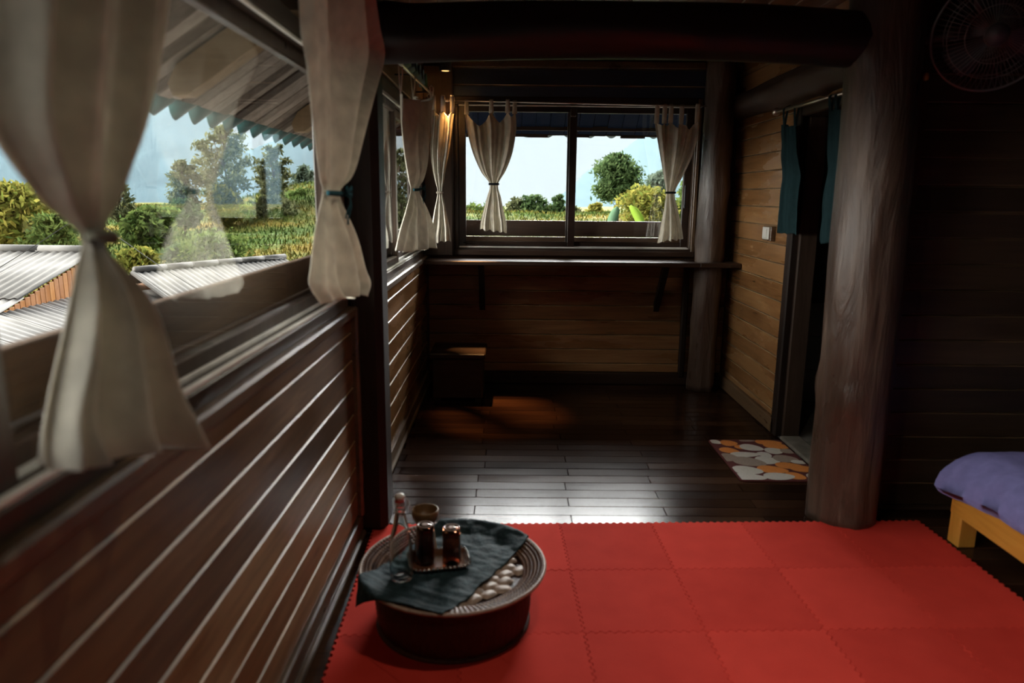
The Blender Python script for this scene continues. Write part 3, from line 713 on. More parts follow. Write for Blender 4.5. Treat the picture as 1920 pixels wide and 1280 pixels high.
# petals: (u, v, length, width, angle, colour) in mat units, clipped to the mat outline
PET = [(.08,.93,.17,.10,-50,1),(.25,.90,.22,.16,0,0),(.17,.70,.26,.14,-35,0),(.40,.80,.24,.11,10,0),(.53,.97,.22,.05,0,2),(.80,.93,.34,.15,-8,0),(.86,.83,.34,.16,-15,0),
       (.50,.78,.30,.17,-28,1),(.76,.70,.24,.16,12,1),(.33,.60,.38,.13,3,1),(.58,.60,.20,.12,-60,1),(.55,.46,.30,.19,-5,1),(.93,.69,.18,.12,-40,2),(.80,.50,.30,.18,-8,2),
       (.08,.52,.24,.20,-20,2),(.30,.42,.40,.21,-25,2),(.94,.42,.22,.09,-10,1),(.76,.33,.34,.15,-12,0),(.50,.24,.36,.17,-14,0),(.90,.26,.34,.15,-10,0),(.70,.10,.24,.15,-40,0),
       (.18,.22,.36,.19,-12,1),(.13,.07,.40,.16,-6,1),(.50,.09,.36,.16,2,1),(.92,.08,.18,.15,0,1)]
mb = MB(); zt = .0083
for q, (u, v, L_, w_, an, ci) in enumerate(PET):
    cx_, cy_ = u*mw_, v*ml; a = math.radians(an); pts = []
    for k in range(22):
        th = 2*math.pi*k/22; ex, ey = L_*mw_*.52*math.cos(th), w_*ml*.5*math.sin(th)*(1-.22*math.cos(th))
        x, y = cx_+ex*math.cos(a)-ey*math.sin(a), cy_+ex*math.sin(a)+ey*math.cos(a)
        pts.append((mx0+min(max(x, .008), mw_-.006), my0+min(max(y, .008), ml-.006), zt+q*.00004))
    mb.add(pts, [tuple(range(22))], ci)
mb.obj('petal_print', [M_mo, M_mw, M_mg], dm)

# ================================================================ TRAY TABLE
TC = Vector((-.19, 2.335, 0))
M_rat = wood('rattan_brown', (.07,.030,.018), (.17,.085,.05), (.33,.20,.13), 'Z', rough=.5, stretch=3, fine=26, bump=.6, knots=False)
M_drum = wood('dark_rattan_drum', (.022,.009,.006), (.065,.024,.014), (.15,.058,.032), 'Z', rough=.55, stretch=3, fine=30, bump=.9, knots=False)
M_pad = plain('pale_palm_leaf', (.42,.31,.245), .5, noise_amt=.3, noise_scale=30, bump=.25)
tb = empty('tray_table', TC, 'low round rattan tray table with drum base on the red mat', 'table')
# woven drum: staggered bulging strands around
nA, nZ = 120, 20; V = []
for i in range(nZ+1):
    z = .012+.178*i/nZ; r0_ = .262+.012*math.sin(math.pi*i/nZ)
    for k in range(nA):
        w = 2*math.pi*k/nA
        r = r0_+.0035*math.sin(w*30+math.pi*(i % 2))*(1 if 0 < i < nZ else 0)
        V.append((TC.x+r*math.cos(w), TC.y+r*math.sin(w), z))
Fc = [(i*nA+k, i*nA+(k+1) % nA, (i+1)*nA+(k+1) % nA, (i+1)*nA+k) for i in range(nZ) for k in range(nA)]
obj('drum', V, Fc, M_drum, tb, True)
mb = MB(); torus(mb, TC+Vector((0, 0, .013)), .264, .0115, 72, 8); mb.obj('base_hoop', M_drum, tb, True)
mb = MB(); torus(mb, TC+Vector((0, 0, .186)), .268, .009, 72, 8); mb.obj('top_hoop', M_drum, tb, True)
def tray_h(r): return .196 if r < .248 else (.196+(r-.248)/.072*.026)
mb = MB(); mb.lathe([(0, .186), (.24, .188), (.32, .206), (.322, .210)], TC, 72); mb.obj('tray_underside', M_drum, tb, True)
# coiled border: concentric coils, each wrapped with stitches
for q in range(6):
    R0 = .254+q*.0125; V = []; nR, nr = 240, 6
    for i in range(nR):
        w = 2*math.pi*i/nR; wr = .0058+.0021*math.cos(i*math.pi)
        for k in range(nr):
            a = 2*math.pi*k/nr; V.append((TC.x+(R0+wr*math.cos(a))*math.cos(w), TC.y+(R0+wr*math.cos(a))*math.sin(w), tray_h(R0)+.002+wr*.8*math.sin(a)))
    Fc = [(i*nr+k, ((i+1) % nR)*nr+k, ((i+1) % nR)*nr+(k+1) % nr, i*nr+(k+1) % nr) for i in range(nR) for k in range(nr)]
    obj('border_coil', V, Fc, M_rat, tb, False)
mb = MB(); torus(mb, TC+Vector((0, 0, .221)), .324, .0065, 96, 8); o = mb.obj('rim_hoop', M_pad, tb, True)
# centre: broad palm leaf strips in a twill, each crossing a puffed pad
pv = []; nn = 6
for i in range(nn+1):
    for j in range(nn+1):
        a, b = i/nn*2-1, j/nn*2-1; sx_ = math.copysign(abs(a)**.9, a)
        pv.append((a*.5*(1-.10*b*b), b*.5*(1-.16*a*a), .22*(1-a**4)*(1-b**4)))
pad_me = mesh('leaf_pad', pv, [(i*(nn+1)+j, (i+1)*(nn+1)+j, (i+1)*(nn+1)+j+1, i*(nn+1)+j+1) for i in range(nn) for j in range(nn)], M_pad, True)
c1, s1 = math.cos(.55), math.sin(.55)
for i in range(-7, 8):
    for j in range(-8, 9):
        lx, ly = (i+.5*(j % 2))*.058, j*.040
        x, y = lx*c1-ly*s1, lx*s1+ly*c1
        if math.hypot(x, y) < .236:
            inst('leaf_pad', pad_me, tb, (x, y, .190+random.uniform(0, .003)), (random.uniform(-.07, .07), random.uniform(-.09, .09), .55+random.choice((.32, -.32))), (.064, .046, .046)).matrix_parent_inverse = Matrix.Identity(4)
# cloth draped over tray
M_dcloth = plain('dark_teal_cloth', (.024, .047, .056), .7, noise_amt=.35, noise_scale=34, bump=.6)
M_dcloth.node_tree.nodes['Principled BSDF'].inputs['Specular IOR Level'].default_value = .15
cu, cn = Vector((.475, .88, 0)), Vector((.88, -.475, 0))
def drape(t, n_):
    p = cu*t+cn*n_; r = p.length; d = p.normalized() if r > 1e-5 else Vector((1, 0, 0))
    nz = .0065*noise.noise(Vector((t*15, n_*22, 2)))+.0045*noise.noise(Vector((t*40, n_*9, 5)))
    if r < .330:
        h = tray_h(min(r, .32))+.0105
        return TC+p+Vector((0, 0, h+nz))
    e = r-.330
    return TC+d*(.333+.16*e+.012*min(1, e*20)*(1+math.sin(14*math.atan2(p.y, p.x)))*.5)+Vector((0, 0, .2335-e*.95-.0+nz*.3))
nt_, nn_ = 90, 54; V = []
for i in range(nt_+1):
    for j in range(nn_+1):
        t0_ = -.350+.052*j/nn_; V.append(drape(t0_+(.348-t0_)*i/nt_ , -.222+.372*j/nn_+.004*math.sin(i*.35)))
co_ = obj('table_cloth', V, [(i*(nn_+1)+j, (i+1)*(nn_+1)+j, (i+1)*(nn_+1)+j+1, i*(nn_+1)+j+1) for i in range(nt_) for j in range(nn_)], M_dcloth, None, True)
co_.modifiers.new('thickness', 'SOLIDIFY').thickness = .0016
setp(co_, 'dark teal cloth strip draped across the round rattan table', 'cloth')
# ---- drinking things
def liquid_glass(name, col, rough=.0, ior=1.46):
    mt, t, b = new_mat(name); b.inputs['Base Color'].default_value = (*col, 1); b.inputs['Transmission Weight'].default_value = 1.0
    b.inputs['Roughness'].default_value = rough; b.inputs['IOR'].default_value = ior; return mt
M_clear = liquid_glass('bottle_glass', (.93, .97, .95)); M_brown = liquid_glass('brown_glass', (.36, .15, .085), .02)
M_brim = plain('pale_glass_base', (.50, .40, .37), .12)
M_water = liquid_glass('water', (.93, .97, .97), 0, 1.33)
st_ = empty('serving_tray', (-.242, 2.362, .207), 'small shallow serving tray with a beaded silver edge under the two glasses', 'tray')
ang = .22; ca2, sa2 = math.cos(ang), math.sin(ang)
def trp(x, y, z): return (-.242+x*ca2-y*sa2, 2.362+x*sa2+y*ca2, z)
def ring_rect(hw, hh, r, z, n=5):
    return [trp(x-hw, y-hh, z) for x, y in rrect(2*hw, 2*hh, r, n)]
loops = [ring_rect(.086, .056, .02, .2085), ring_rect(.096, .066, .026, .212), ring_rect(.104, .074, .03, .222), ring_rect(.102, .072, .03, .223), ring_rect(.094, .064, .026, .2145), ring_rect(.085, .055, .02, .2118)]
n = len(loops[0]); V = sum(loops, []); m_ = len(loops)
Fc = [(k*n+i, k*n+(i+1) % n, (k+1)*n+(i+1) % n, (k+1)*n+i) for k in range(m_-1) for i in range(n)]+[tuple(reversed(range(n))), tuple((m_-1)*n+i for i in range(n))]
obj('tray_body', V, Fc, plain('glossy_tray_wood', (.13, .055, .03), .15, noise_amt=.3, noise_scale=18), st_, True)
mb = MB(); ring = ring_rect(.104, .074, .03, .224, 8)
Lr = [0]; 
for i in range(len(ring)): Lr.append(Lr[-1]+(Vector(ring[(i+1) % len(ring)])-Vector(ring[i])).length)
nb = 44
for k in range(nb):
    d = Lr[-1]*k/nb; i = max(j for j in range(len(ring)) if Lr[j] <= d+1e-9); f = (d-Lr[i])/max(1e-9, Lr[i+1]-Lr[i])
    p = Vector(ring[i]).lerp(Vector(ring[(i+1) % len(ring)]), f); pr = .0055
    mb.lathe([(0, -pr), (pr*.7, -pr*.7), (pr, 0), (pr*.7, pr*.7), (0, pr)], p, 8)
mb.obj('bead_edge', plain('silver_bead', (.8, .8, .78), .12, 1.0), st_, True)
for (x, y, lab) in ((-.291, 2.356, 'upturned brown glass tumbler next to the bottle, in front of the wooden cup'), (-.196, 2.335, 'upturned brown glass tumbler on the side of the tray away from the bottle')):
    g = empty('tumbler', (x, y, .2125), lab, 'glass', 'upturned brown tumblers')
    mb = MB(); h = .145
    mb.lathe([(.0295, 0), (.0325, .0), (.0335, .02), (.0325, .07), (.0315, .12), (.0305, h-.004), (.0285, h), (0, h), ], (x, y, .2125), 36)
    mb.lathe([(0, h-.014), (.026, h-.014), (.0285, h-.03), (.0298, .06), (.0295, 0)], (x, y, .2125), 36)
    mb.obj('body', M_brown, g, True)
    mb = MB(); torus(mb, (x, y, .2125+h-.001), .0255, .0032, 36, 8); mb.lathe([(0, h-.004), (.012, h-.0035), (.013, h+.001), (.009, h+.002), (0, h+.0005)], (x, y, .2125), 24); o = mb.obj('foot_ring', M_brim, g, True); o['label'] = 'pale thick glass foot'
M_cup = wood('turned_cup_wood', (.10,.05,.02), (.22,.12,.05), (.36,.21,.09), 'Z', rough=.35, knots=False)
cp = empty('wooden_cup', (-.302, 2.452, .206), 'turned wooden goblet cup behind the brown tumblers on the table', 'cup')
mb = MB(); mb.lathe([(0, 0), (.040, 0), (.042, .006), (.038, .04), (.033, .085), (.031, .105), (.036, .118), (.044, .130), (.0485, .146), (.0495, .160), (.0485, .1645), (.046, .165)], (-.302, 2.452, .207), 40); mb.obj('body', M_cup, cp, True)
mb = MB(); mb.lathe([(.046, .165), (.0435, .160), (.041, .146), (.034, .132), (.02, .124), (0, .122)], (-.302, 2.452, .207), 40); mb.obj('bowl', M_cup, cp, True)
bo = empty('swing_top_bottle', (-.362, 2.252, .208), 'clear swing top glass bottle with white stopper standing on the teal cloth', 'bottle')
B0 = (-.362, 2.252, .208)
mb = MB(); mb.lathe([(0, .006), (.022, .002), (.034, 0), (.0385, .006), (.0395, .03), (.0385, .12), (.034, .16), (.024, .205), (.0185, .235), (.0170, .243), (.0195, .246), (.0195, .252), (.0165, .256), (.0155, .272), (.018, .276), (.018, .281), (.013, .282)], B0, 40)
mb.lathe([(.013, .282), (.0125, .25), (.0145, .235), (.0205, .203), (.0305, .158), (.0352, .12), (.0362, .03), (.034, .012), (0, .014)], B0, 40); mb.obj('glass', M_clear, bo, True)
mb = MB(); mb.lathe([(.0148, .282), (.0155, .284), (.0155, .289), (.012, .290)], B0, 24); o = mb.obj('gasket', plain('red_rubber', (.42, .05, .04), .5), bo, True); o['label'] = 'dark red rubber gasket'
mb = MB(); mb.lathe([(.0125, .2895), (.0155, .292), (.0165, .300), (.014, .3075), (.007, .310), (0, .3105)], B0, 24); o = mb.obj('stopper', plain('white_ceramic', (.72, .68, .64), .2), bo, True); o['label'] = 'white ceramic stopper'
mb = MB(); bv = Vector(B0)
for s in (-1, 1):
    mb.tube([bv+Vector((s*.0195, .004, .249)), bv+Vector((s*.024, .012, .262)), bv+Vector((s*.0235, .008, .285)), bv+Vector((s*.017, 0, .300)), bv+Vector((s*.004, 0, .3005))], .0012, 6)
mb.tube([bv+Vector((.021, .006, .262)), bv+Vector((.030, .002, .285)), bv+Vector((.034, -.002, .262)), bv+Vector((.033, -.004, .24))], .0012, 6)
torus(mb, bv+Vector((0, 0, .249)), .0200, .0013, 28, 6); mb.obj('wire_bail', M_steel, bo, True)

# ================================================================ BED
M_pine = wood('orange_pine', (.34,.125,.012), (.52,.225,.030), (.66,.32,.06), 'Y', rough=.4, bump=.1)
M_pineZ = wood('orange_pine_z', (.34,.125,.012), (.52,.225,.030), (.66,.32,.06), 'Z', rough=.4, bump=.1)
bd = empty('bed', (2.6, 2.0, 0), 'low orange pine bed frame beside the red mat', 'bed')
mb = MB(); mb.box((1.985, .9, .135), (2.015, 2.985, .255), ch=.004); mb.obj('side_rail', M_pine, bd)
mb = MB(); mb.box((3.335, .9, .135), (3.365, 2.985, .255), ch=.004); mb.obj('side_rail', M_pine, bd)
mb = MB(); mb.box((2.015, 2.955, .135), (3.335, 2.985, .255), ch=.004); mb.obj('end_rail', M_pineZ, bd)
mb = MB(); mb.box((2.015, .9, .135), (3.335, .93, .255), ch=.004); mb.obj('end_rail', M_pineZ, bd)
for x in (1.987, 3.285):
    for y in (2.905, .905):
        mb = MB(); mb.box((x, y, 0), (x+.078, y+.078, .25), ch=.004); mb.obj('leg', M_pineZ, bd)
for k in range(12):
    mb = MB(); mb.box((2.016, 1.0+k*.165, .2), (3.334, 1.09+k*.165, .22)); mb.obj('slat', M_pineZ, bd)
M_duv = cloth_mat('lavender_cotton', (.20, .19, .40), .05, crease=.55, var=.10)
# padded duvet: closed cushion form, tucked over the rail, puffing out past the foot corner
x0, x1, y0, y1, zb, zt = 1.955, 3.36, .9, 3.085, .215, .425
NX, NY, NZ = 90, 130, 1
def duv(px_, py_, pz_):
    """unit cube point -> rounded, slumped, wrinkled slab (pz_ 1 top, 0 underside, between: the rounded edge)"""
    X = x0+(x1-x0)*px_; Y = y0+(y1-y0)*py_; RC = .17
    for cx_, sx2 in ((x0, 1), (x1, -1)):
        u = 1-(X-cx_)*sx2/RC; v = 1-(y1-Y)/RC
        if u > 0 and v > 0:
            u2, v2 = u*math.sqrt(1-v*v/2), v*math.sqrt(1-u*u/2); X = cx_+sx2*RC*(1-u2); Y = y1-RC*(1-v2)
    a = px_*2-1; R_ = .15
    ex = min(X-x0, x1-X); ey = y1-Y
    if X < x0+RC and Y > y1-RC: ex = ey = RC-math.hypot(X-x0-RC, Y-y1+RC)
    e = max(0, min(ex, ey, Y-y0+.2))
    h = math.sqrt(max(0, 1-(1-min(1, e/R_))**2))
    foot = max(0, 1-(y1-Y)/.42); side = max(0, 1-(X-x0)/.16)
    zc = .292-.045*foot*side
    up = .128*h if pz_ > .5 else -.07*h
    Z = zc+up+(0 if pz_ in (0, 1) else .02*(pz_-.5))
    X -= side*(.012+.085*foot**1.3); Y += max(0, 1-(y1-Y)/.16)*.03
    w = .011*noise.noise(Vector((X*4.0, Y*9+X*3, 2)))+.006*noise.noise(Vector((X*14, Y*22, 7)))
    wr = .010*math.sin(Y*62-X*30+3*noise.noise(Vector((Y*4, X*6, 1))))*min(1, side*1.6)*(h if pz_ > .5 else .3)
    return (X-side*w, Y, Z+(w*1.1+wr if pz_ > .5 else 0))
V = []; idx = {}
def vid(i, j, k):
    if (i, j, k) not in idx: idx[i, j, k] = len(V); V.append(duv(i/NX, j/NY, k/NZ))
    return idx[i, j, k]
Fc = []
for j in range(NY):
    for i in range(NX):
        Fc += [(vid(i,j,NZ),vid(i+1,j,NZ),vid(i+1,j+1,NZ),vid(i,j+1,NZ)), (vid(i,j,0),vid(i,j+1,0),vid(i+1,j+1,0),vid(i+1,j,0))]
    for k in range(NZ):
        Fc += [(vid(0,j,k),vid(0,j,k+1),vid(0,j+1,k+1),vid(0,j+1,k)), (vid(NX,j,k),vid(NX,j+1,k),vid(NX,j+1,k+1),vid(NX,j,k+1))]
for i in range(NX):
    for k in range(NZ):
        Fc += [(vid(i,0,k),vid(i+1,0,k),vid(i+1,0,k+1),vid(i,0,k+1)), (vid(i,NY,k),vid(i,NY,k+1),vid(i+1,NY,k+1),vid(i+1,NY,k))]
setp(obj('duvet', V, Fc, M_duv, None, True), 'puffed lavender blue duvet lying over the pine bed frame', 'duvet')

# ================================================================ WALL FAN
M_fan = plain('grey_fan_plastic', (.10, .105, .11), .4); M_fanw = plain('fan_wire', (.22, .21, .20), .35, .7)
M_yel = plain('yellow_plastic', (.55, .46, .10), .4)
fn = empty('wall_fan', (1.76, 3.30, 2.1), 'dark wall mounted fan with round wire cage and two pull cords', 'fan')
mb = MB(); mb.box((1.728, 3.245, 1.955), (1.775, 3.288, 2.235), ch=.008); mb.obj('wall_bracket', M_fan, fn)
mb = MB(); mb.tube([(1.76, 3.27, 2.17), (1.86, 3.235, 2.19), (1.985, 3.245, 2.175)], [.018, .016, .03], 12); mb.obj('arm', M_fan, fn, True)
fc = Vector((1.945, 3.07, 2.165)); fx = Vector((-.30, -.90, -.28)).normalized(); fa = fx.orthogonal().normalized(); fb = fx.cross(fa)
mb = MB(); mb.tube([fc-fx*.17, fc-fx*.16, fc-fx*.05, fc-fx*.035], [.03, .058, .062, .04], 20); mb.obj('motor', M_fan, fn, True)
for k in range(3):
    mb = MB(); V = []
    for i in range(7):
        r = .03+.155*i/6; wv = 2*math.pi*k/3
        for j in range(5):
            th = wv+(-.55+1.1*j/4)*(.55+.45*math.sin(math.pi*(i+.6)/7)); V.append(fc+(fa*math.cos(th)+fb*math.sin(th))*r+fx*(.022*(j-2)/2))
    mb.add(V, [(i*5+j, i*5+j+1, (i+1)*5+j+1, (i+1)*5+j) for i in range(6) for j in range(4)])
    o = mb.obj('blade', plain('fan_blade_%d' % k, (.025, .025, .03), .4) if k == 0 else MATS['fan_blade_0'], fn, True); o.modifiers.new('t', 'SOLIDIFY').thickness = .002
mb = MB(); mb.tube([fc-fx*.03, fc+fx*.03, fc+fx*.034], [.03, .028, .012], 16); mb.obj('hub', M_fan, fn, True)
CR = .222
for nm, sg, bulge in (('front_cage', 1, .055), ('rear_cage', -1, .07)):
    mb = MB()
    for k in range(60):
        th = 2*math.pi*k/60; d = fa*math.cos(th)+fb*math.sin(th)
        mb.tube([fc+d*(.045+(CR-.045)*q)+fx*sg*bulge*(1-q**3) for q in (0, .35, .7, .9, 1)], .0011, 4, caps=False)
    for r, h in ((.045, 1), (.11, .93), (.17, .55)): torus(mb, fc+fx*sg*bulge*h, r, .0018, 48, 5, ax=(fa, fb))
    mb.obj(nm, M_fanw, fn, True)['label'] = 'thin pale wire cage half'
mb = MB(); torus(mb, fc, CR, .0058, 72, 8, ax=(fa, fb)); mb.obj('cage_rim', M_fanw, fn, True)
mb = MB(); mb.lathe([(0, 0), (.04, 0), (.044, .006), (0, .012)], (0, 0, 0), 20); mb.v = [tuple(fc+fx*(.055+z)+fa*x+fb*y) for x, y, z in mb.v]; mb.obj('badge_disc', M_fan, fn, True)
for x, zb_, knob in ((1.742, 1.468, True), (1.768, 1.40, False)):
    mb = MB(); mb.tube([(x, 3.26, 1.96), (x+.015 if knob else x+.012, 3.262, 1.7), (x+.032 if knob else x+.018, 3.265, zb_)], .0016, 5); cd = mb.obj('pull_cord', plain('cord_beige', (.30, .20, .13), .7) if 'cord_beige' not in MATS else MATS['cord_beige'], fn, True)
    if knob:
        mb = MB(); mb.lathe([(0, 0), (.007, .002), (.006, .03), (.003, .036), (0, .037)], (x+.032, 3.265, zb_-.036), 10); mb.obj('cord_pull', M_yel, cd, True)['label'] = 'yellow cord pull'
mb = MB(); mb.lathe([(0, 0), (.010, .004), (.012, .015), (.010, .030), (0, .036)], (1.797, 3.258, 2.008), 12); mb.obj('switch_knob', M_yel, fn, True)['label'] = 'yellow knob'

# ================================================================ ROOF EAVES
def eave_left():
    e = setp(bpy.data.objects.new('roof_overhang', None), 'underside of the left roof overhang: grey boards, rafters and teal corrugated edge', 'roof eave', kind='thing'); COL.objects.link(e); e.location = (-1.0, 2.6, 2.0)
    X0, X1 = -.772, -1.27; Z1 = 1.845; sl = .66; zz = lambda x: Z1+sl*(x-X1)
    ln = math.hypot(X1-X0, zz(X0)-Z1); q = MB(); q.box((-.0, .0015, 0), (ln+.03, .0868, .014), ch=.0025); me = q.mesh('roof_board', M_eave)
    an = math.atan(sl)
    for k in range(80):
        y = -.9+k*.09
        inst('roof_board', me, e, (X1, y, Z1+random.uniform(-.003, .003)), (random.uniform(-.03, .03), -an, random.uniform(-.004, .004)), (1, random.uniform(.985, 1.015), 1)).matrix_parent_inverse = Matrix.Translation(-e.location)
    for y in (1.15, 2.55, 3.95, 5.35):
        P = [(-.69, -.012), (-1.13, -.012), (-1.165, -.05), (-1.15, -.10), (-1.10, -.13), (-.69, -.13)]
        V = [(x, yy, zz(x)+d) for yy in (y, y+.075) for x, d in P]; n = len(P)
        obj('rafter', V, [tuple(range(n)), tuple(reversed(range(n, 2*n)))]+[(i, n+i, n+(i+1) % n, (i+1) % n) for i in range(n)], M_rafter, e)
    M_tc = plain('teal_corrugated', (.012, .062, .060), .4, noise_amt=.25, noise_scale=5); M_tc.node_tree.nodes['Principled BSDF'].inputs['Transmission Weight'].default_value = 0.0
    V = []; ny = 620; xs = (-.62, -.95, -1.30, -1.375)
    for x in xs:
        for k in range(ny+1):
            y = -.95+7.35*k/ny; V.append((x, y, zz(x)+.060+.042*(lambda q: math.copysign(abs(q)**.65, q))(math.sin(2*math.pi*y/.182))))
    o = obj('corrugated_sheet', V, [(i*(ny+1)+k, i*(ny+1)+k+1, (i+1)*(ny+1)+k+1, (i+1)*(ny+1)+k) for i in range(3) for k in range(ny)], M_tc, e, True)
    o.modifiers.new('t', 'SOLIDIFY').thickness = .004
eave_left()
def eave_back():
    e = setp(bpy.data.objects.new('roof_overhang', None), 'dark underside of the back roof overhang with ragged outer edge', 'roof eave', kind='thing'); COL.objects.link(e); e.location = (.5, 6.0, 2.2)
    Y0, Y1, Z1, sl = 5.78, 6.30, 2.02, .66; zz = lambda y: Z1+sl*(Y1-y)
    an = math.atan(sl); ln = math.hypot(Y1-Y0, zz(Y0)-Z1)
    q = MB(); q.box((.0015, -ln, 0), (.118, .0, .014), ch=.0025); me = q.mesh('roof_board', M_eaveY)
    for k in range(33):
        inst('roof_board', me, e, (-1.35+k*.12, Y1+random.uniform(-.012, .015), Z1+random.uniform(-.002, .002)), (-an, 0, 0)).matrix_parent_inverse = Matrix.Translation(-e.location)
    q = MB(); q.box((-1.35, 6.22, 2.045), (2.6, 6.25, 2.085)); q.obj('batten', M_darkX, e)
    V = []; nx = 400; ys = (5.72, 6.0, 6.33, 6.37)
    for y in ys:
        for k in range(nx+1):
            x = -1.4+4.0*k/nx; V.append((x, y, zz(y)+.045+.022*math.sin(2*math.pi*x/.182)))
    o = obj('corrugated_sheet', V, [(i*(nx+1)+k, (i+1)*(nx+1)+k, (i+1)*(nx+1)+k+1, i*(nx+1)+k+1) for i in range(3) for k in range(nx)], MATS['teal_corrugated'], e, True)
    o.modifiers.new('t', 'SOLIDIFY').thickness = .004
    q = MB(); R_ = random.Random(4); x = -1.3
    while x < 2.5:
        w = R_.uniform(.05, .22); h = R_.uniform(.006, .030); q.box((x, 6.312, 2.02-h), (x+w, 6.320, 2.045)); x += w
    q.obj('torn_felt', M_darkX, e)['kind'] = 'stuff'
eave_back()

# ================================================================ NEIGHBOUR ROOFS
M_fc = plain('weathered_fibre_cement', (.165, .157, .147), .8, noise_amt=.22, noise_scale=2.2, bump=.15)
M_fc2 = plain('weathered_fibre_cement_dark', (.125, .118, .110), .8, noise_amt=.3, noise_scale=2.6, bump=.15)
M_orange = wood('orange_boards', (.22,.07,.008), (.33,.12,.016), (.42,.18,.03), 'Z', rough=.5)
M_purlin = wood('brown_purlin', (.16,.07,.035), (.30,.15,.08), (.42,.24,.14), 'Y', rough=.6)
def corrugated(parent, O, R_, D, length, slope_len, rows, pitch=.17, amp=.013, mat=None, lap=.12, per=6, sheet_w=None):
    """corrugated sheets laid in courses: O ridge corner, R_ unit ridge dir, D unit downslope dir. One object per sheet."""
    R_, D = Vector(R_).normalized(), Vector(D).normalized(); Nn = R_.cross(D).normalized()
    if Nn.z < 0: Nn = -Nn
    sheet_w = sheet_w or pitch*6; ns = max(1, round(length/sheet_w)); sheet_w = length/ns; sl = slope_len/rows
    for r in range(rows):
        for s in range(ns):
            V = []; nc = max(1, round(sheet_w/pitch))*per
            for d in (0, sl*.5, sl+lap):
                for k in range(nc+1):
                    u = s*sheet_w+sheet_w*k/nc
                    V.append(Vector(O)+R_*u+D*(r*sl+d)+Nn*(amp*math.sin(2*math.pi*u/pitch)+ .030*(1-d/(sl+lap)) *(-1) + .02 + .012*random.random()*0))
            o = obj('roof_sheet', V, [(i*(nc+1)+k, i*(nc+1)+k+1, (i+1)*(nc+1)+k+1, (i+1)*(nc+1)+k) for i in range(2) for k in range(nc)], mat, parent, True)
            o.modifiers.new('t', 'SOLIDIFY').thickness = .012
# roof A: long pale roof at the left with orange gable
ra = empty('outbuilding', (-11, 12, -1), 'outbuilding at the left with pale corrugated roof and orange board gable', 'building')
YA, ZA, PA = 14.0, .38, .268
corrugated(ra, (-16.5, YA, ZA), (1, 0, 0), (0, -1, -PA), 8.45, 4.6, 2, mat=M_fc)
mb = MB(); 
for k in range(7):
    q = MB(); q.tube([(-16.5+k*1.22, YA, ZA+.02+.004*(k % 2)), (-16.5+k*1.22+1.26, YA, ZA+.02+.004*(k % 2))], .085, 10); q.obj('ridge_cap', M_fc, ra, True)
q = MB(); V = [(-8.12, YA+.1, -3.5), (-8.12, 9.7, -3.5), (-8.12, 9.7, ZA-.05-4.3*PA), (-8.12, YA, ZA-.12), (-8.12, YA+.1, ZA-.12)]
for k in range(32):
    y = 9.75+k*.135; h = ZA-.10-(YA-y-.13)*PA if y < YA-.1 else ZA-.12
    q = MB(); q.box((-8.16, y, -2.2), (-8.12, y+.128, h), ch=.004); q.obj('gable_board', M_orange, ra)
q = MB(); q.box((-16.3, 9.9, -2.3), (-8.2, 13.9, -.85)); q.obj('walls', M_orange, ra)
# lower lean-to roof running towards the house
rb = empty('lean_to_roof', (-5.5, 12, -2), 'lower lean-to roof of pale corrugated sheets below the orange gable', 'roof')
PB = .36
corrugated(rb, (-8.1, 8.2, -.40), (0, 1, 0), (1, 0, -PB), 8.2, 5.6, 4, mat=M_fc)
# roof B: darker ridge roof further along the hill side
rc = empty('shed', (-6.5, 18, -1), 'shed with grey corrugated ridge roof and exposed purlin ends', 'shed')
P1 = atY(252, 509, 15.0); P2 = atY(532, 483, 18.6); P2.z = P1.z = (P1.z+P2.z)/2
rd = (P2-P1); rl = rd.length; rd.normalize(); dn = Vector((rd.y, -rd.x, 0)); D_ = (dn+Vector((0, 0, -.42))).normalized()
corrugated(rc, P1, rd, D_, rl, 4.2, 2, pitch=.15, amp=.013, mat=M_fc2)
for k in range(6):
    a, b = P1+rd*(rl*k/6), P1+rd*(rl*(k+1)/6+.04); q = MB(); q.tube([a+Vector((0, 0, .03)), b+Vector((0, 0, .03))], .075, 8); q.obj('ridge_cap', M_fc2, rc, True)
D2 = (-dn+Vector((0, 0, -.42))).normalized()
corrugated(rc, P1, rd, D2, rl, 3.0, 2, pitch=.15, amp=.013, mat=M_fc2)
q = MB(); a = P1-rd*.05+Vector((0, 0, -.02)); b = a+D_*4.2; q.tube([a, b], .05, 6); q.obj('barge_board', M_fc, rc)
for f in (.35, 1.2, 2.2, 3.2):
    a = P1+D_*f+Vector((0, 0, -.16)); q = MB(); q.tube([a-rd*.42, a+rd*rl], .075, 8); q.obj('purlin', M_purlin, rc, True)
q = MB(); q.add([P1+rd*.5+Vector((0, 0, -.2)), P1+rd*.5+D_*4+Vector((0, 0, -.2)), P1+rd*.5+D_*4+Vector((0, 0, -2)), P1+rd*.5+Vector((0, 0, -3.5)), P1+rd*.5+D2*2.8+Vector((0, 0, -2)), P1+rd*.5+D2*2.8+Vector((0, 0, -.2))], [(0, 1, 2, 3, 4, 5)]); q.obj('end_wall', M_purlin, rc)
# overhead cable
M_cable = plain('cable_rubber', (.015, .015, .015), .9)
q = MB(); q.tube([atY(160, 398, 9.2), atY(217, 441, 9), atY(300, 499, 8.8), atY(385, 551, 8.6), atY(470, 602, 8.4)], .0045, 5); setp(q.obj('cable', M_cable), 'thin dark cable crossing in front of the grey shed roof', 'cable')
q = MB(); q.tube([atY(-60, 540, 9), atY(0, 501, 9), atY(82, 450, 9.2), atY(160, 398, 9.4)], .0045, 5); setp(q.obj('cable', M_cable), 'thin dark cable crossing the ridge of the pale roof at the left', 'cable')

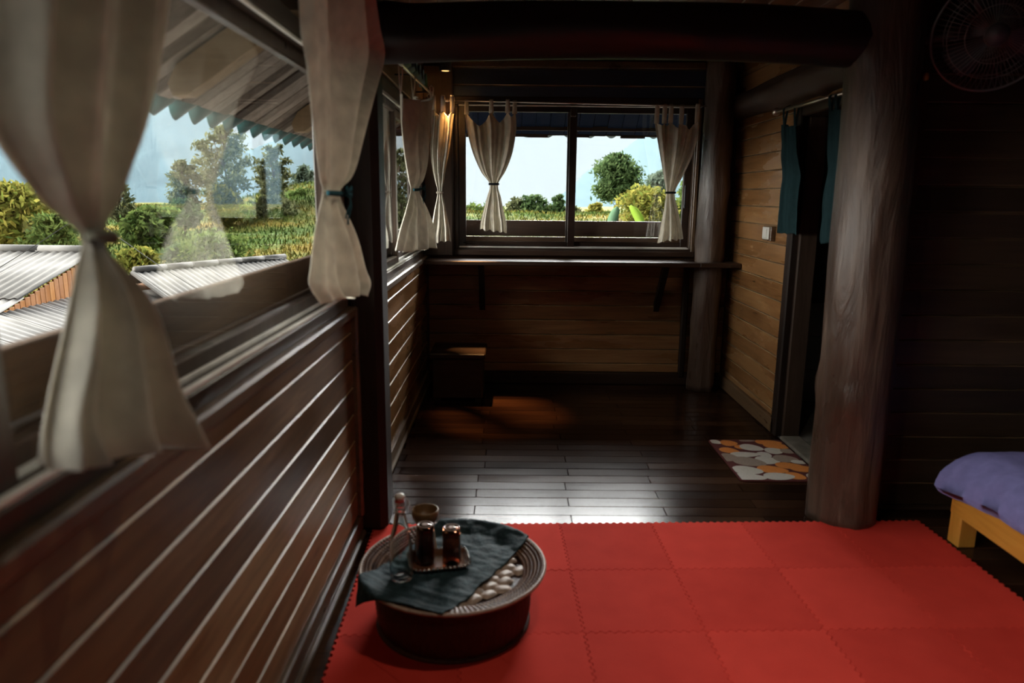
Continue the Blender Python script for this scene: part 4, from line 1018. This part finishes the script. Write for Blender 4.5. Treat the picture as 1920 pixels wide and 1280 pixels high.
# ================================================================ HILLSIDE
def hz(x, y):
    b = -2.9 if y < 17 else (-2.9+1.9*((y-17)/9) if y < 26 else (-1.0+1.65*((y-26)/14) if y < 40 else .65-(y-40)*.012))
    t = min(1, max(0, (y-14)/8))
    h = b+t*(.45*noise.noise(Vector((x*.09, y*.09, 3)))+.16*noise.noise(Vector((x*.35, y*.35, 9))))
    h += 1.5*math.exp(-((x+10.5)/4.5)**2-((y-41)/6)**2)
    terr = .28*math.floor((h+3)/.42) if 0 else 0
    return h
M_gr = bpy.data.materials.new('hill_grass'); M_gr.use_nodes = True
def grass_mat():
    mt, t, b = new_mat('hillside_grass'); N = t.nodes.new; L = t.links.new
    g = N('ShaderNodeNewGeometry'); mp = N('ShaderNodeMapping'); mp.inputs['Scale'].default_value = (.16, .42, 1); L(g.outputs['Position'], mp.inputs[0])
    n = N('ShaderNodeTexNoise'); n.inputs['Scale'].default_value = 1.1; n.inputs['Detail'].default_value = 5; L(mp.outputs[0], n.inputs['Vector'])
    n2 = N('ShaderNodeTexNoise'); n2.inputs['Scale'].default_value = 4.0; n2.inputs['Detail'].default_value = 6; L(g.outputs['Position'], n2.inputs['Vector'])
    a = N('ShaderNodeMath'); a.operation = 'MULTIPLY_ADD'; a.inputs[1].default_value = .28; L(n2.outputs[0], a.inputs[0])
    a2 = N('ShaderNodeMath'); a2.operation = 'MULTIPLY_ADD'; a2.inputs[1].default_value = .95; a2.inputs[2].default_value = -.12; L(n.outputs[0], a2.inputs[0]); L(a2.outputs[0], a.inputs[2])
    r = N('ShaderNodeValToRGB'); e = r.color_ramp.elements
    e[0].position = .25; e[0].color = (.055, .085, .022, 1); e[1].position = .85; e[1].color = (.22, .115, .065, 1)
    for p, c in ((.42, (.065, .105, .025)), (.50, (.11, .125, .03)), (.58, (.19, .15, .034)), (.72, (.22, .14, .032))):
        k = e.new(p); k.color = (*c, 1)
    L(a.outputs[0], r.inputs[0]); L(r.outputs[0], b.inputs['Base Color']); b.inputs['Roughness'].default_value = .9
    bp = N('ShaderNodeBump'); bp.inputs['Strength'].default_value = .8; bp.inputs['Distance'].default_value = .2; L(n2.outputs[0], bp.inputs['Height']); L(bp.outputs[0], b.inputs['Normal'])
    return mt
M_gr = grass_mat()
M_earth = plain('trodden_earth', (.15, .135, .12), .95, noise_amt=.3, noise_scale=1.5)
xs = np.linspace(-75, 45, 121); ys = np.concatenate([np.linspace(-10, 16, 8), np.linspace(17, 60, 87), np.linspace(64, 150, 12)])
V = [(x, y, hz(x, y)) for y in ys for x in xs]; nx = len(xs)
setp(obj('hillside', V, [(j*nx+i, j*nx+i+1, (j+1)*nx+i+1, (j+1)*nx+i) for j in range(len(ys)-1) for i in range(nx-1)], [M_gr, M_earth], None, True, [1 if ys[j] < 16.5 else 0 for j in range(len(ys)-1) for i in range(nx-1)]), 'green and yellow farmed hillside behind the roofs', kind='structure')
def leaf_material(name, c0, c1, trans=.4):
    mt = bpy.data.materials.new(name); mt.use_nodes = True; t = mt.node_tree; t.nodes.clear(); N = t.nodes.new; L = t.links.new
    o = N('ShaderNodeOutputMaterial'); mx = N('ShaderNodeMixShader'); mx.inputs[0].default_value = trans; d = N('ShaderNodeBsdfDiffuse'); tr = N('ShaderNodeBsdfTranslucent')
    g = N('ShaderNodeNewGeometry'); oi = N('ShaderNodeObjectInfo'); r = N('ShaderNodeValToRGB')
    a = N('ShaderNodeMath'); a.operation = 'MULTIPLY_ADD'; a.inputs[1].default_value = .25; L(oi.outputs['Random'], a.inputs[0])
    m_ = N('ShaderNodeMath'); m_.operation = 'MULTIPLY'; m_.inputs[1].default_value = .75; L(g.outputs['Random Per Island'], m_.inputs[0]); L(m_.outputs[0], a.inputs[2])
    r.color_ramp.elements[0].color = (*c0, 1); r.color_ramp.elements[1].color = (*c1, 1); L(a.outputs[0], r.inputs[0])
    L(r.outputs[0], d.inputs[0]); L(r.outputs[0], tr.inputs[0]); L(d.outputs[0], mx.inputs[1]); L(tr.outputs[0], mx.inputs[2]); L(mx.outputs[0], o.inputs[0]); MATS[name] = mt
    return mt
ML_dark = leaf_material('leaf_dark', (.026, .055, .022), (.105, .15, .058))
ML_mid = leaf_material('leaf_mid', (.038, .075, .022), (.145, .185, .05))
ML_yel = leaf_material('leaf_yellow', (.085, .115, .022), (.31, .26, .06))
ML_olive = leaf_material('leaf_olive', (.045, .058, .028), (.18, .185, .09))
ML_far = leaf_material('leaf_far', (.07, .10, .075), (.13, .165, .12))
M_bark = plain('bark', (.10, .075, .055), .9, noise_amt=.3, noise_scale=6)
def leaves(c, size, R_=rng, flat=.0):
    """rhombic leaves at centres c"""
    n = len(c); a = R_.normal(size=(n, 3)); a[:, 2] *= (1-flat); a /= np.linalg.norm(a, axis=1)[:, None]
    b = np.cross(a, R_.normal(size=(n, 3))); b /= np.linalg.norm(b, axis=1)[:, None]
    s = (size*R_.uniform(.6, 1.3, n))[:, None]
    P = np.stack([c-a*s, c+b*s*.42, c+a*s, c-b*s*.42], 1).reshape(-1, 3)
    return P, np.arange(4*n).reshape(-1, 4)
def quick_mesh(name, P, Q, mat):
    me = bpy.data.meshes.new(name); n = len(Q)
    me.vertices.add(len(P)); me.vertices.foreach_set('co', np.asarray(P, dtype=np.float32).ravel())
    me.loops.add(4*n); me.loops.foreach_set('vertex_index', np.asarray(Q, dtype=np.int32).ravel())
    me.polygons.add(n); me.polygons.foreach_set('loop_start', np.arange(0, 4*n, 4, dtype=np.int32))
    me.materials.append(mat); me.update(calc_edges=True); me.validate()
    return me
GT = 'trees and bushes on the hillside'
def tree(label, base, h, w, mat, nleaf=2600, leaf=.13, blobs=16, crown0=.35, openness=.5, seed=0, lean=0, name='tree', cat='tree', trunk_r=None, trunks=1, shape='round'):
    R_ = np.random.default_rng(seed); base = Vector(base); root = empty(name, base, label, cat, GT)
    tr = MB(); tops = []
    for q in range(trunks):
        p = base+Vector((R_.normal()*.12*(trunks > 1), 0, -.3)); pts = [p]; nseg = 6
        for i in range(1, nseg+1):
            pts.append(base+Vector((lean*h*(i/nseg)**1.5+R_.normal()*.02*h, R_.normal()*.02*h, h*.88*i/nseg)))
        r = trunk_r or h*.016; tr.tube(pts, [r*(1-.8*i/nseg) for i in range(nseg+1)], 7); tops.append(pts)
    if mat is ML_olive and name == 'tree': blobs = int(blobs*1.7); leaf *= .78; openness = .6
    C = []; per = nleaf//blobs
    for k in range(blobs):
        t = crown0+(1-crown0)*(k+.5)/blobs; pts = tops[k % trunks]
        a = pts[min(int(t*.95*6), 6)]
        prof = {'round': math.sin(math.pi*min(1, (t-crown0)/(1-crown0)*.85+.12))**.6, 'cone': 1.05-(t-crown0)/(1-crown0)*.9, 'column': .9}[shape]
        an = k*2.4+R_.uniform(-.6, .6); rad = w*.5*prof*R_.uniform(.35, .85)
        c = Vector((a.x+rad*math.cos(an), a.y+rad*math.sin(an)*.8, base.z+h*t*.93))
        sp = w*.5*prof*(.22 if openness > .55 else .30 if openness > .4 else .42)+.05
        tr.tube([a-Vector((0, 0, h*.04)), a.lerp(c, .55)+Vector((0, 0, -.02*h)), c], [h*.006, h*.004, h*.0015], 5, caps=False)
        d = R_.normal(size=(per, 3)); d *= sp*.60*np.array([[1.1, 1.1, .6]])
        C.append(np.array(c)[None]+d)
    tr.obj('trunk', M_bark, root, True)
    P, Q = leaves(np.concatenate(C), leaf, R_)
    link(bpy.data.objects.new('foliage', quick_mesh('foliage', P, Q, mat)), root)['kind'] = 'stuff'
    return root
def T(label, xc, ytop, ybase, wpx, Y, mat, **kw):
    """tree standing at distance Y where the photo shows it"""
    b = atY(xc, ybase, Y); t = atY(xc, ytop, Y); w = (atY(xc+wpx/2, ybase, Y)-atY(xc-wpx/2, ybase, Y)).length
    return tree(label, b, t.z-b.z, w, mat, **kw)
# trees through the near left window
T('big yellow-green leafy tree at the far left behind the pale roof', 30, 340, 480, 170, 22, ML_yel, nleaf=5200, leaf=.13, blobs=26, crown0=.1, openness=.2, seed=21)
T('spiky dark conifer standing behind the leafy tree at the far left', 72, 365, 450, 50, 30, ML_dark, nleaf=900, leaf=.22, blobs=10, crown0=.2, seed=22, shape='cone')
T('green round bush left of the big cream curtain', 108, 400, 478, 80, 21, ML_mid, nleaf=2600, leaf=.11, blobs=14, crown0=.05, openness=.2, seed=23)
T('thin loose tree showing just past the edge of the big cream curtain', 232, 322, 440, 52, 30, ML_olive, nleaf=1300, leaf=.15, blobs=14, crown0=.2, seed=24)
T('bamboo-like bush, first of two in the field by the big curtain', 268, 395, 468, 62, 24, ML_mid, nleaf=3200, leaf=.12, blobs=18, crown0=.05, openness=.2, seed=25, name='bush', cat='bush')
T('tall feathery bush, second of two in the field by the big curtain', 302, 386, 462, 44, 25, ML_mid, nleaf=2800, leaf=.12, blobs=18, crown0=.05, openness=.2, seed=26, name='bush', cat='bush', shape='column')
T('leaning open tree with sparse crown left of the tallest tree', 347, 293, 418, 68, 32, ML_olive, nleaf=2000, leaf=.15, blobs=15, crown0=.25, seed=27, lean=.05)
T('tallest open-crowned tree in the near left window', 424, 222, 415, 104, 34, ML_olive, nleaf=3600, leaf=.16, blobs=24, crown0=.22, seed=28, lean=.05)
T('slender two-stemmed tree right of the tallest tree', 516, 262, 408, 66, 36, ML_olive, nleaf=2200, leaf=.16, blobs=18, crown0=.25, seed=29, trunks=2)
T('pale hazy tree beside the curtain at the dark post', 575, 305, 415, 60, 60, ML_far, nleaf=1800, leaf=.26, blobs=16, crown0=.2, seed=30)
T('small rounded tree on the green slope under the pale hazy tree', 562, 352, 415, 40, 38, ML_mid, nleaf=1600, leaf=.15, blobs=12, crown0=.15, openness=.2, seed=31)
T('dark rounded thicket at the foot of the two-stemmed tree', 516, 368, 418, 70, 35, ML_olive, nleaf=2400, leaf=.15, blobs=14, crown0=.02, openness=.2, seed=32, name='bush', cat='bush')
T('yellowish loose bush under the tallest tree', 420, 345, 424, 66, 33, ML_yel, nleaf=2400, leaf=.14, blobs=16, crown0=.05, seed=33, name='bush', cat='bush')
T('dark bush at the foot of the leaning open tree', 345, 375, 420, 58, 31, ML_dark, nleaf=2200, leaf=.14, blobs=14, crown0=.02, openness=.2, seed=34, name='bush', cat='bush')
T('wide leafy bush just above the grey shed roof', 402, 440, 498, 120, 22.5, ML_mid, nleaf=4200, leaf=.10, blobs=20, crown0=.02, openness=.2, seed=35, name='bush', cat='bush')
T('dark green shrub between the two bushes above the grey roof', 340, 456, 500, 46, 22.5, ML_dark, nleaf=1800, leaf=.10, blobs=12, crown0=.02, openness=.2, seed=36, name='bush', cat='bush')
T('bright yellow-tipped shrub at the left end of the grey roof ridge', 262, 466, 508, 62, 21.5, ML_yel, nleaf=2200, leaf=.10, blobs=12, crown0=.02, openness=.2, seed=37, name='bush', cat='bush')
T('low green bush in the middle of the field under the tall trees', 460, 388, 420, 70, 36, ML_mid, nleaf=1900, leaf=.14, blobs=12, crown0=.02, openness=.2, seed=38, name='bush', cat='bush')
# between: trees behind the first bay pane
T('airy tree seen through the narrow pane of the bay side window', 711, 300, 440, 60, 30, ML_mid, nleaf=2200, leaf=.14, blobs=18, crown0=.1, seed=39)
T('loose tall tree seen beside the bay curtain with the teal bow', 752, 268, 440, 60, 34, ML_olive, nleaf=2400, leaf=.15, blobs=18, crown0=.1, seed=40)
# back window
T('big broad dark tree in the right pane of the back window', 1156, 282, 405, 92, 38, ML_dark, nleaf=6500, leaf=.13, blobs=42, crown0=.28, openness=.5, seed=41, trunk_r=.12)
T('bright yellow-green bush between the banana leaves and right curtain', 1212, 350, 418, 90, 30, ML_yel, nleaf=3600, leaf=.12, blobs=20, crown0=.02, openness=.2, seed=42, name='bush', cat='bush')
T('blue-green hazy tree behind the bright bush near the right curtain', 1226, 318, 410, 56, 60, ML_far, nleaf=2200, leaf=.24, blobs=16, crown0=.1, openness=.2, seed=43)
T('green tree at the right end of the back window past the curtain', 1290, 330, 418, 50, 34, ML_mid, nleaf=2200, leaf=.14, blobs=14, crown0=.05, openness=.2, seed=44)
for i, (xc, yt, yb, wp, mt, lb) in enumerate(((886, 384, 420, 66, ML_mid, 'low rounded trees left of the first back window curtain'), (966, 368, 418, 48, ML_olive, 'small brownish tree just right of the first back window curtain'),
    (1004, 364, 418, 54, ML_dark, 'dark small tree in the middle of the left back pane'), (1046, 363, 418, 46, ML_dark, 'pointed small tree beside the window mullion'),
    (1026, 388, 418, 40, ML_mid, 'low bush between the two small trees of the left back pane'), (1117, 380, 418, 26, ML_yel, 'small yellowish tree left of the big broad tree'),
    (1092, 400, 420, 44, ML_olive, 'low scrub just right of the window mullion'), (1140, 398, 420, 40, ML_mid, 'low scrub at the foot of the big broad tree'),
    (925, 378, 418, 44, ML_mid, 'leafy low tree behind the tied waist of the first back curtain'), (985, 386, 418, 46, ML_mid, 'yellow-green low growth between the brownish tree and the dark small tree'), (1070, 384, 420, 40, ML_olive, 'low tree half hidden by the window mullion'))):
    T(lb, xc, yt, yb, wp, 44, mt, nleaf=1300, leaf=.16, blobs=11, crown0=.05, openness=.2, seed=60+i, shape='cone' if i in (3,) else 'round')
# banana leaves
M_ban = leaf_material('banana_leaf', (.15, .26, .03), (.26, .36, .06), .5); M_banp = leaf_material('banana_leaf_pale', (.08, .15, .09), (.12, .20, .12), .4)
for (pts, mt, lb, wd) in (([(1205, 428), (1200, 410), (1192, 392), (1187, 386)], M_ban, 'bright yellow-green banana leaf in front of the back window', 9), ([(1146, 428), (1150, 412), (1157, 396), (1161, 388)], M_banp, 'pale grey-green banana leaf at the foot of the big broad tree', 9)):
    P3 = [atY(x, y, 14.0) for x, y in pts]; V = []; n_ = 12
    for i in range(n_+1):
        t = i/n_; c = interp(P3, t); hw = wd*14/F*math.sin(math.pi*(.12+.88*t))**.7*1.05
        for j, o_ in enumerate((-1, -.5, 0, .5, 1)):
            V.append(c+Vector((hw*o_, .25*t+.05*abs(o_), .02*(1-abs(o_)))))
    o = obj('banana_leaf', V, [(i*5+j, i*5+j+1, (i+1)*5+j+1, (i+1)*5+j) for i in range(n_) for j in range(4)], mt, None, True); setp(o, lb, 'leaf')
    o.modifiers.new('t', 'SOLIDIFY').thickness = .004
# grass tufts and field crops, uncountable
n = 60000; gx = rng.uniform(-34, 12, n); gy = 18+rng.uniform(0, 1, n)**1.3*28
gz = np.array([hz(a, b) for a, b in zip(gx, gy)])
def blades(x, y, z, h, w):
    n = len(x); an = rng.uniform(0, math.pi, n); dx, dy = np.cos(an)*w, np.sin(an)*w; hh = h*rng.uniform(.5, 1.2, n); lx, ly = rng.normal(0, .35, n)*hh, rng.normal(0, .35, n)*hh
    P = np.stack([np.stack([x-dx, y-dy, z-.05], 1), np.stack([x+dx, y+dy, z-.05], 1), np.stack([x+dx*.3+lx, y+dy*.3+ly, z+hh], 1), np.stack([x-dx*.3+lx, y-dy*.3+ly, z+hh], 1)], 1).reshape(-1, 3)
    return P, np.arange(4*n).reshape(-1, 4)
P, Q = blades(gx, gy, gz, .17, .035)
o = link(bpy.data.objects.new('field_grass', quick_mesh('field_grass', P, Q, M_gr))); setp(o, 'grass and crops growing over the hillside', 'grass', kind='stuff')

# ================================================================ MOUNTAINS
M_mt = plain('haze_blue_forest', (.05, .085, .10), .95, noise_amt=.06, noise_scale=.02)  # forest colour shifted to blue to paint in the distance haze
def mountain(name, label, ridge, Y, depth, seed):
    """ridge: photo points of the skyline, placed at real distance Y (metres)"""
    R3 = [atY(x, y, Y) for x, y in ridge]; n = 160; V = []; m_ = 24
    for i in range(n+1):
        p = interp(R3, i/n); tot = p.z+40
        for j in range(-6, m_+1):
            f = j/m_; d = -f*depth if j >= 0 else -f*depth*1.5
            zz = p.z-tot*(abs(f) if j >= 0 else abs(f)*2.2)
            k = min(1, abs(f)*6)
            V.append((p.x+d*.0+8*k*noise.noise(Vector((i*.07, j*.3, seed))), Y+d+10*k*noise.noise(Vector((i*.1, j*.2, seed+4))), zz+k*tot*.035*noise.noise(Vector((i*.12, j*.35, seed+9)))+(2.2*noise.noise(Vector((i*.9, seed, 1))) if j == 0 else 0)))
    c = m_+7
    setp(obj(name, V, [(i*c+j, i*c+j+1, (i+1)*c+j+1, (i+1)*c+j) for i in range(n) for j in range(c-1)], M_mt, None, True), label, kind='structure')
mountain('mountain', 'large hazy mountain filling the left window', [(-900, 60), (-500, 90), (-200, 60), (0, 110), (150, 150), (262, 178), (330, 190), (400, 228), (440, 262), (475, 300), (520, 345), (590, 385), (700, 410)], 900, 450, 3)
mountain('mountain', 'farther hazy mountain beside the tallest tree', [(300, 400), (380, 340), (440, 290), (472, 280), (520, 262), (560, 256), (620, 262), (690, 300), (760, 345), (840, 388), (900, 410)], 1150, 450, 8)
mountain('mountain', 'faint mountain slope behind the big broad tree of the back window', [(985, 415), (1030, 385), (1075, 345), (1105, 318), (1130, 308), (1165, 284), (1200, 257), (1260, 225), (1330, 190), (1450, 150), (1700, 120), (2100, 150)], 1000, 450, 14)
# hazy valley air in front of the mountains
mt = bpy.data.materials.new('valley_haze'); mt.use_nodes = True; t = mt.node_tree; t.nodes.clear()
o_ = t.nodes.new('ShaderNodeOutputMaterial'); vsn = t.nodes.new('ShaderNodeVolumeScatter'); vsn.inputs['Color'].default_value = (.17, .225, .255, 1); vsn.inputs['Density'].default_value = .0016; vsn.inputs['Anisotropy'].default_value = .0
t.links.new(vsn.outputs[0], o_.inputs['Volume'])
mb = MB(); mb.box((-1400, 400, -60), (1100, 840, 165)); hzo = mb.obj('valley_haze', mt); setp(hzo, 'pale mist hanging in the valley before the mountains', 'haze', kind='stuff')

# dull outdoor surfaces: no varnish-like sheen on soil, cement sheets, bare boards or far forest
for nm_, sp_ in (('haze_blue_forest', 0.0), ('hillside_grass', .05), ('trodden_earth', .1), ('weathered_fibre_cement', .12), ('weathered_fibre_cement_dark', .12), ('glare_blue_eave_board', .04), ('grey_eave_board', .15)):
    MATS[nm_].node_tree.nodes['Principled BSDF'].inputs['Specular IOR Level'].default_value = sp_
